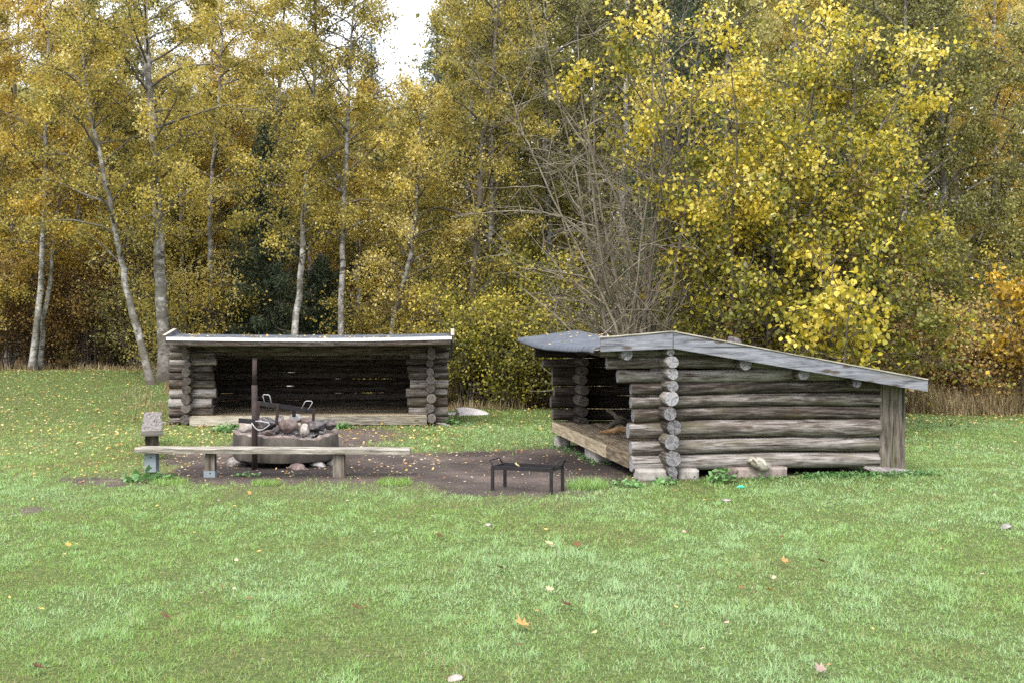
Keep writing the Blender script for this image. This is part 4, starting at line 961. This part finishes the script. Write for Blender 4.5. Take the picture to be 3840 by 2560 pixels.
# pole with hook bar and hanging handle
pr = empty('grill_pole', (-3.40, 15.13, float(gz(-3.4, 15.13))), 0, 'rusty upright iron pole with a triangular handle in front of the fire ring', 'pole')
b = MB(); b.tube([(.0, 0, -.05), (.0, 0, 1.13)], .038, 16); 
for k in range(7): b.box((.039, -.004, .45+k*.085), (.006, .010, .016))
b.build('lower_tube', M['iron'], pr)
b = MB(); b.tube([(0, 0, 1.12), (.004, 0, 1.472)], .029, 16); b.tube([(.004, 0, 1.472), (.004, 0, 1.482)], .031, 16); b.build('upper_tube', M['iron'], pr)
b = MB(); a0 = P(896, 1575, 15.1)-pr.location; a1 = P(962, 1580, 15.1)-pr.location; b.bar((a0.x, -.045, a0.z), (a1.x-.0, -.045, a1.z), .03, .062); b.build('sleeve_arm', M['blackiron'], pr)
def pl(px, py, Z=15.02): return P(px, py, Z)-pr.location
b = MB(); b.tube([pl(943, 1584), pl(956, 1602), pl(968, 1612), pl(985, 1610), pl(1003, 1598), pl(1011, 1590), pl(1006, 1584), pl(975, 1578), pl(958, 1578)], .0075, 8); b.build('handle', M['steel'], pr)
# grate frame over the stones
N_ = P(1043, 1521, 15.62); NL = P(971, 1511, 15.80); R_ = P(1176, 1540, 15.85); BK = NL+(R_-N_)
gr = empty('fire_grate', (N_.x, N_.y, .45), 0, 'tilted rusty iron grate frame with two wire handles standing in the fire ring', 'grate'); o0 = gr.location
b = MB()
for a, c in ((N_, R_), (NL, N_), (R_, BK), (BK, NL)): b.bar(a-o0, c-o0, .012, .060)
b.build('frame', M['blackiron'], gr, .002)
for a, y2 in ((N_, 1592), (NL, 1596), (R_, 1582)):
    q = P(1036 if a is N_ else (966 if a is NL else 1175), y2, a.y); b = MB(); b.bar(a-o0+Vector((0, 0, .03)), q-o0, .035, .035); b.build('leg', M['iron'], gr, .002)
b = MB(); q = P(1102, 1562, BK.y); b.bar(BK-o0, q-o0, .05, .02); b.build('leg', M['blackiron'], gr, .002)
b = MB()
for k in range(1, 12):
    t = k/12; b.tube([NL.lerp(N_, 0)-o0+(R_-N_)*t-Vector((0, 0, .02)), N_-o0+(R_-N_)*t-Vector((0, 0, .02))], .004, 6)
b.build('grid', M['blackiron'], gr)
def hnd(pp, Z): 
    b = MB(); b.tube([P(x, y, Z)-o0 for x, y in pp], .0065, 8); b.build('wire_handle', M['steel'], gr)
hnd([(1131, 1530), (1145, 1504), (1152, 1502), (1168, 1503), (1172, 1507), (1156, 1534)], 15.72)
hnd([(993, 1512), (986, 1482), (989, 1478), (1006, 1479), (1011, 1482), (1019, 1516)], 15.75)

# ------------------------------------------------------------------ benches
def plank(name, a, bb, w, th, mat, parent, tone=.5):
    """thick plank with slightly worn edges, from a to b (top centre line)"""
    a = Vector(a); bb = Vector(bb); x = (bb-a); L = x.length; x.normalize(); y = Vector((0, 0, 1)).cross(x).normalized(); z = x.cross(y)
    m = MB(); n = 40; prof = [(-.5, -1), (-.5, -.18), (-.46, -.03), (-.2, 0), (.2, 0), (.46, -.03), (.5, -.18), (.5, -1)]; per = [0]
    for i in range(1, len(prof)): per.append(per[-1]+math.hypot((prof[i][0]-prof[i-1][0])*w, (prof[i][1]-prof[i-1][1])*th))
    per.append(per[-1]+w); k = len(prof)
    for i in range(n+1):
        t = i/n
        for j, (u, v) in enumerate(prof):
            nz = mnoise.noise(Vector((t*L*4, j*1.7, L)))*.006+mnoise.noise(Vector((t*L*17, j*2.7, L)))*.003
            en = .012*mnoise.noise(Vector((j*2.1, L, 5)))*(1 if i in (0, n) else 0)
            p = a+x*(t*L+en)+y*(u*w+nz*(1 if u > 0 else -1))+z*(v*th+nz*.5); m.v.append(p[:]); m.t.append(tone)
    for i in range(n):
        for j in range(k):
            j2 = (j+1) % k; u0, u1 = i/n*L, (i+1)/n*L
            m.face([i*k+j, (i+1)*k+j, (i+1)*k+j2, i*k+j2], [(u0, per[j]), (u1, per[j]), (u1, per[j+1]), (u0, per[j+1])], 0, False)
    m.face(list(range(k))[::-1] if False else list(range(k)), [(u*w*.3, v*th) for u, v in prof]); m.face([n*k+j for j in range(k)][::-1], [(u*w*.3, v*th) for u, v in prof][::-1])
    return m.build(name, mat, parent)
b1 = empty('bench', (-2.9, 14.3, 0), 0, 'long grey plank bench in front of the fire ring', 'bench', 'plank benches around the fire ring')
Zb = 14.32; zt = .378; pa = Vector((PX(509, Zb)+.02, Zb+.0, zt+.012)); pb = Vector((PX(1537, Zb), Zb+.06, zt-.008))
plank('seat', pa-b1.location, pb-b1.location, .30, .062, M['bench'], b1)
def leg(parent, x, y, zt_, w, d, mat, base, name='post', tone=.5):
    b = MB(); z0 = float(gz(x, y))-.04+base; b.box((x-parent.location.x, y-parent.location.y, (z0+zt_)/2-parent.location.z), (w/2, d/2, (zt_-z0)/2), None, 0, tone, 2, .004); b.build(name, mat, parent, .006)
def U_foot(parent, x, y, z0, z1, w, d, name='steel_foot'):
    b = MB(); c = Vector((x, y, (z0+z1)/2))-parent.location; t = .004; hh = (z1-z0)/2
    b.box(c+Vector((0, -d/2-t, 0)), (w/2+2*t, t, hh)); b.box(c+Vector((-w/2-t, 0, 0)), (t, d/2-.0005, hh)); b.box(c+Vector((w/2+t, 0, 0)), (t, d/2-.0005, hh))
    for zz in (-.55, .55): b.tube([c+Vector((.01, -d/2-2*t-.004, hh*zz)), c+Vector((.01, -d/2-2*t+.002, hh*zz))], .009, 8, 1)
    b.build(name, [M['galv'], M['blackiron']], parent)
leg(b1, PX(789, 14.3), 14.30, zt-.05, .125, .11, M['post'], 0); U_foot(b1, PX(788, 14.3), 14.30, -.01, .10, .125, .11)
leg(b1, PX(1271, 14.33), 14.33, zt-.055, .14, .12, M['post'], 0, tone=.8)
leg(b1, PX(567, 14.3), 14.32, zt-.05, .12, .11, M['post'], .10); U_foot(b1, PX(566, 14.3), 14.32, .085, zt-.056, .125, .13)
b = MB(); c = Vector((PX(572, 14.3), 14.33, .04))-b1.location; b.box(c, (.035, .03, .075)); b.build('anchor_spike', M['blackiron'], b1)
b2 = empty('bench', (-5.3, 16.9, float(gz(-5.3, 16.9))), 0, 'short dark plank bench standing end on at the left of the fire ring', 'bench', 'plank benches around the fire ring')
p0 = P(569, 1612, 16.7); p1 = P(573, 1543, 20.4); p0.z = p1.z = .375
plank('seat', p0-b2.location, p1-b2.location, .30, .075, M['benchdark'], b2, .3)
d = (p1-p0).normalized()
for t, base in ((.22, 0), (3.4, 0)):
    q = p0+d*t; leg(b2, q.x, q.y, .31, .17, .12, M['post'], base, tone=.2)

# ------------------------------------------------------------------ low grill table
gt = empty('grill_table', (.18, 13.16, 0), 0, 'low black iron grill table standing on the grass in front of the bare earth', 'grill'); o0 = gt.location
FRp, FLp, BRp, BLp = [Vector(v) for v in ((.442, 12.88, 0), (-.223, 13.12, 0), (.582, 13.20, 0), (-.083, 13.44, 0))]
H = .285
for q in (FRp, FLp, BRp, BLp):
    b = MB(); z0 = float(gz(q.x, q.y))-.02; b.box(Vector((q.x, q.y, (z0+H)/2))-o0, (.0165, .0165, (H-z0)/2), Matrix.Rotation(-.35, 3, 'Z'), 0, .5, 2); b.build('leg', M['blackiron'], gt, .002)
b = MB(); up = Vector((0, 0, H-.004))
for a, c in ((FLp, FRp), (FRp, BRp), (BRp, BLp), (BLp, FLp)):
    e = (c-a).normalized()*.018; b.bar(a-o0+up-e, c-o0+up+e, .006, .042)
b.build('frame', M['blackiron'], gt, .001)
b = MB(); zz = Vector((0, 0, H-.002))
for i in range(1, 34):
    a = FLp.lerp(FRp, i/34)-o0+zz; c = BLp.lerp(BRp, i/34)-o0+zz
    n = 14
    pts = [a.lerp(c, k/n)+(FRp-FLp).normalized()*(.007*(1 if (k+i) % 2 else -1)) for k in range(n+1)]; b.tube(pts, .0026, 4, cap=False)
for t in (.33, .66): b.bar(FLp.lerp(BLp, t)-o0+zz-Vector((0, 0, .012)), FRp.lerp(BRp, t)-o0+zz-Vector((0, 0, .012)), .02, .004)
b.build('mesh_top', M['blackiron'], gt)
def hdl(A, B_, out, tall):
    b = MB(); m0 = A.lerp(B_, .12)+Vector((0, 0, H)); m1 = A.lerp(B_, .88)+Vector((0, 0, H)); o_ = out
    b.tube([m0-o0, m0+o_+Vector((0, 0, tall))-o0, m1+o_+Vector((0, 0, tall))-o0, m1-o0], .0085, 8); b.build('handle', M['blackiron'], gt)
hdl(FRp, BRp, Vector((.055, -.02, 0)), .085); hdl(FLp, BLp, Vector((-.05, .02, 0)), .075)

# ------------------------------------------------------------------ plants at the feet of things
def weed(label, c, R, n, size, seed, tall=.12, name='weed', cat='plant', group='weeds growing around the shelters and the fire ring', bias=.5):
    rng = np.random.default_rng(seed); c = np.array(c, float); root = empty(name, tuple(c), 0, label, cat, group)
    r = R*np.sqrt(rng.random(n)); a = rng.random(n)*6.28; hh = tall*(1-.6*r/R)*rng.uniform(.3, 1.1, n)
    Pp = np.stack([r*np.cos(a), r*np.sin(a), hh], -1); V, F, k = leafverts(rng, Pp, size*rng.uniform(.6, 1.3, n), wide=.85, down=.1, flat=.5, big=True)
    tw = Tubes()
    for i in range(0, n, 3): tw.add(np.array([Pp[i]*np.array((.4, .4, 0)), Pp[i]*np.array((.8, .8, .6)), Pp[i]]), [.003, .002, .0015], 3)
    V2, F2, D2 = tw.get(); np_obj('leaves', V, [F], M['weed'], root, {'tone': np.repeat(np.clip(rng.normal(bias, .22, n), 0, 1), k)}); np_obj('stalks', V2, [F2], M['weed'], root, {'tone': D2+.3})
weed('leafy weed under the front edge of the left shelter, left of the fire ring', G(852, 1622), .26, 130, .085, 1, .26)
weed('leafy weed under the front edge of the left shelter, right of the fire ring', G(1282, 1606), .22, 90, .08, 2, .16)
weed('broad leaved dock plant round the steel foot of the long bench', G(560, 1800), .34, 60, .10, 3, .10, bias=.6)
weed('bright nettle clump between the short pale block and the reddish stone', G(2705, 1808), .15, 80, .065, 4, .22, bias=.6)
weed('low nettle clump on the grass left of the pale corner block', G(2350, 1822), .22, 70, .06, 5, .09, bias=.6)
weed('small green weed between the two pale corner blocks', G(2495, 1812), .16, 50, .07, 6, .08, bias=.7)
weed('leafy weed at the right corner of the left shelter beside the pale rock', G(1690, 1592), .2, 60, .08, 7, .15)
weed('small yellow green weed at the foot of the rusty pole', G(930, 1788), .2, 50, .05, 8, .08, bias=.8)
def tuft(label, c, R, n, h, seed, bias=.5):
    rng = np.random.default_rng(seed); r = R*np.sqrt(rng.random(n)); a = rng.random(n)*6.28
    V, F, T = blades(rng, r*np.cos(a), r*np.sin(a), h*rng.uniform(.4, 1.1, n), .008, np.clip(rng.normal(bias, .17, n), 0, 1), rng.uniform(.3, .95, n), z=np.zeros(n))
    o = np_obj('grass_tuft', V, [F], M['grass'], attrs={'tone': T}); o.location = c; tag(o, label, 'grass tuft', 'long grass tufts')
tuft('long grass tuft right of the low grill table by the bare earth', G(2200, 1828), .24, 700, .15, 1, .62)
tuft('long grass tuft at the near edge of the bare earth under the long bench', G(1000, 1815), .18, 260, .09, 2, .5)
tuft('long grass tuft beside the post of the long bench, toward the low grill', G(1480, 1812), .22, 500, .09, 3, .5)
tuft('long grass tuft against the left leg of the long bench', G(640, 1812), .2, 300, .09, 4, .5)
def cover():
    rng = np.random.default_rng(8); n = 2600; u = rng.uniform(.2, 3.5, n); v = -.22-np.abs(rng.normal(0, .16, n)); k = (u > 1.7) | (rng.random(n) < .12); u = u[k]; v = v[k]
    u2 = rng.uniform(-.6, -.3, 500); v2 = rng.uniform(1.5, 4.9, 500); u = np.concatenate([u, u2]); v = np.concatenate([v, v2])
    x = OB[0]+UB[0]*u+VB[0]*v; y = OB[1]+UB[1]*u+VB[1]*v; z = gz(x, y)+rng.uniform(.01, .06, len(x))
    V, F, kk = leafverts(rng, np.stack([x, y, z], -1), .032*rng.uniform(.6, 1.3, len(x)), wide=.9, down=.1, flat=.5)
    tag(np_obj('creeping_plants', V, [F], M['weed'], attrs={'tone': np.repeat(np.clip(rng.normal(.35, .22, len(x)), 0, 1), kk)}), 'low creeping green plants at the foot of the right shelter walls', 'ground cover', kind='stuff')
cover()

# ------------------------------------------------------------------ fallen leaves
def fallen():
    rng = np.random.default_rng(21); XY = []
    def put(n, x0, x1, y0, y1, f=None):
        x = rng.uniform(x0, x1, n); y = rng.uniform(y0, y1, n); k = np.ones(n, bool) if f is None else f(x, y); XY.append(np.stack([x[k], y[k]], -1))
    put(7500, -18, -4, 15, 38, lambda x, y: (rng.random(len(x)) < .25+.9*ss((y-16)/14)*fbm(x*.7, y*.7, 2, 2)) & (y < treeline(x)))
    put(1500, -8, -1, 14.2, 25, None)
    put(900, -2, 2.6, 14, 31, lambda x, y: rng.random(len(x)) < .7)
    put(300, -8, 9, 5.5, 15)
    put(1500, 6, 14, 23, 29.5, lambda x, y: (y > treeline(x)-4+rng.normal(0, .8, len(x))))
    put(230, -1.5, 2.4, 13.2, 18.5, dirtmask); put(170, -6, -1, 13.5, 16, dirtmask); put(350, 2, 9, 15, 28)
    xy = np.concatenate(XY); xy = xy[~undershelter(xy[:, 0], xy[:, 1])]; x, y = xy.T; n = len(x)
    z = gz(x, y)+np.where(dirtmask(x, y), .022, .042)+rng.uniform(0, .012, n)
    sz = .040*rng.uniform(.5, 1.3, n)*(1+.5*ss((y-16)/8)); V, F, k = leafverts(rng, np.stack([x, y, z], -1), sz, wide=.85, down=0, flat=.8, big=True)
    lawn = (x > -2-(y-5)*.3) & (y < 20); tone = np.clip(np.where(rng.random(n) < np.where(lawn, .25, .7), rng.normal(.66, .15, n), np.where(lawn & (rng.random(n) < .5), rng.uniform(.9, 1, n), rng.uniform(0, .4, n))), 0, 1)
    tag(np_obj('fallen_leaves', V, [F], M['fallen'], attrs={'tone': np.repeat(tone, k)}), 'small yellow and brown birch leaves scattered over the lawn and bare earth', 'fallen leaves', kind='stuff')
    # on the roofs
    n = 170; v = rng.uniform(-.4, 5.5, n); u = np.where(rng.random(n) < .75, rng.uniform(-.9, -.02, n), rng.uniform(0, 3, n))
    z = np.array([rzA(a, c) for a, c in zip(u, v)])-.30+.012; x = OA[0]+.05-v*math.cos(TA)-u*math.sin(TA); y = OA[1]+u*math.cos(TA)-v*math.sin(TA)
    V, F, k = leafverts(rng, np.stack([x, y, z], -1), .062*rng.uniform(.6, 1.2, n), wide=.85, down=-.05, flat=.8, big=True)
    tag(np_obj('roof_leaves', V, [F], M['fallen'], attrs={'tone': np.repeat(np.clip(rng.normal(.65, .12, n), 0, 1), k)}), 'yellow leaves lying on the roof of the left shelter', 'fallen leaves', kind='stuff')
    n = 60; v = rng.uniform(2.6, 5.5, n); u = rng.uniform(-.9, .5, n); p = np.array([LB(a, c, rzB(a, c)+.012) for a, c in zip(u, v)])
    V, F, k = leafverts(rng, p, .05*rng.uniform(.5, 1.2, n), wide=.85, down=-.05, flat=.8, big=True)
    tag(np_obj('roof_leaves', V, [F], M['fallen'], attrs={'tone': np.repeat(np.clip(rng.normal(.6, .2, n), 0, 1), k)}), 'few small leaves lying on the dark roof of the right shelter', 'fallen leaves', kind='stuff')
fallen()
def maple(label, px, py, s, tone, rz, seed, tilt=.25):
    """a five lobed leaf, curled, lying on the grass"""
    rng = random.Random(seed); out = []
    for k, (an, r) in enumerate([(-90, .15), (-60, .45), (-25, .62), (-12, .42), (0, .85), (15, .5), (35, .66), (52, .95), (65, .6), (76, .74), (90, 1.15), (104, .74), (115, .6), (128, .95), (145, .66), (165, .5), (180, .85), (192, .42), (205, .62), (240, .45)]):
        a = math.radians(an); r *= rng.uniform(.85, 1.1); out.append((r*math.cos(a)*s, r*math.sin(a)*s))
    b = MB(); b.v.append((0, 0, 0)); b.t.append(tone)
    for x, y in out: b.v.append((x, y, .30*(x*x+y*y)/s+rng.uniform(-.08, .12)*s)); b.t.append(min(1, max(0, tone+rng.uniform(-.06, .06))))
    n = len(out)
    for i in range(n): b.face([0, 1+i, 1+(i+1) % n], [(0, 0)]*3, 0, False)
    o = b.build('maple_leaf', M['fallen']); o.location = G(px, py)+Vector((0, 0, .045)); o.rotation_euler = (tilt, rng.uniform(-.3, .3), rz)
    m = o.modifiers.new('thickness', 'SOLIDIFY'); m.thickness = .0012
    b = MB(); b.tube([(0, -.1*s, 0), (.05*s, -1.2*s, .1*s)], .0018, 5, tone=tone); b.build('stalk', M['fallen'], o)
    tag(o, label, 'leaf', 'large fallen leaves on the lawn')
for i, a in enumerate((
    ('largest pale orange maple leaf on the lawn, near the bottom middle', 1962, 2368, .070, .38, .6), ('brown maple leaf left of the largest orange one, on the open lawn', 1345, 2302, .050, .10, 2.0),
    ('dark brown curled leaf above and right of the largest orange one', 2128, 2290, .050, .02, 1.0), ('small orange brown leaf right of the middle of the lawn', 2945, 2125, .050, .36, .3),
    ('red brown maple leaf on the right part of the lawn', 3088, 2126, .055, .16, 1.4), ('dull yellow leaf on the right middle of the lawn', 2888, 2232, .042, .5, 2.5),
    ('brown curled leaf below the low grill table, beside a pale leaf', 2165, 2062, .055, .12, .2), ('pale tan leaf just left of a brown curled leaf below the low grill', 2062, 2056, .05, .8, 1.2),
    ('brown leaf on the lawn straight below the middle of the long bench', 1650, 2025, .04, .05, .9), ('greyish lilac leaf at the bottom edge of the lawn toward the right', 3082, 2540, .05, .99, .4),
    ('dark brown leaf in the lower left part of the lawn', 625, 2337, .045, .06, 1.1), ('dark brown leaf in the bottom left corner of the lawn', 150, 2530, .045, .03, 1.9),
    ('brown leaf with a long pale stalk in the middle of the lawn', 1880, 2148, .05, .06, 1.5), ('cream leaf in the middle of the lawn above the largest orange one', 2062, 2232, .040, .84, .2),
    ('orange brown leaf low on the right side of the lawn', 3490, 2005, .05, .2, .7), ('golden leaf on the left part of the lawn', 258, 2062, .04, .5, .7))):
    maple(*a, seed=i+3)
maple('pale dry leaf lying on the mesh of the low grill table', 1940, 1760, .045, .8, .5, 44)
lf = bpy.data.objects[[o.name for o in C.objects if o.get('label', '').startswith('pale dry leaf lying')][0]]; lf.location = (.06, 13.22, H+.012)
# green plastic scrap
b = MB(); b.tube([(-.045, 0, .012), (-.02, .004, .02), (.02, .004, .02), (.045, 0, .012)], [.008, .016, .016, .008], 10); o = b.build('plastic_scrap', M['greenplastic']); o.location = G(2778, 1840)+Vector((0, 0, .03)); tag(o, 'small bright green plastic scrap on the lawn in front of the right shelter', 'litter')
# driftwood and branches on the platform of the right shelter
stick('driftwood', 'thick pale branch stub leaning up inside the right shelter', [LB(.45, 3.1, .31), LB(.22, 3.15, .48), LB(.02, 3.2, .62)], [.06, .045, .03], 'baretwig', 'wood', 6)
stick('driftwood', 'orange brown curved piece of wood lying on the platform of the right shelter', [LB(-.16, 2.95, .29), LB(.08, 2.85, .335), LB(.32, 2.8, .35), LB(.7, 2.7, .31)], [.014, .05, .06, .035], 'rot', 'wood', 7)
stick('driftwood', 'dark hooked root lying behind the orange brown wood in the right shelter', [LB(.60, 3.2, .30), LB(.40, 3.05, .42), LB(.16, 3.0, .46), LB(.04, 3.05, .38), LB(.12, 3.1, .31)], [.07, .06, .045, .04, .03], 'bark', 'wood', 8)
stick('twig', 'thin bent twig on the platform edge of the right shelter', [LB(.3, 1.2, .28), LB(-.1, 1.5, .30), LB(-.15, 1.75, .41)], [.006, .005, .003], 'baretwig', 'twig', 9, 5)
stick('twig', 'thin twig lying along the front of the platform of the right shelter', [LB(-.38, 1.3, .285), LB(-.15, 1.9, .29), LB(.1, 2.2, .285)], [.005, .005, .003], 'rot', 'twig', 10, 5)
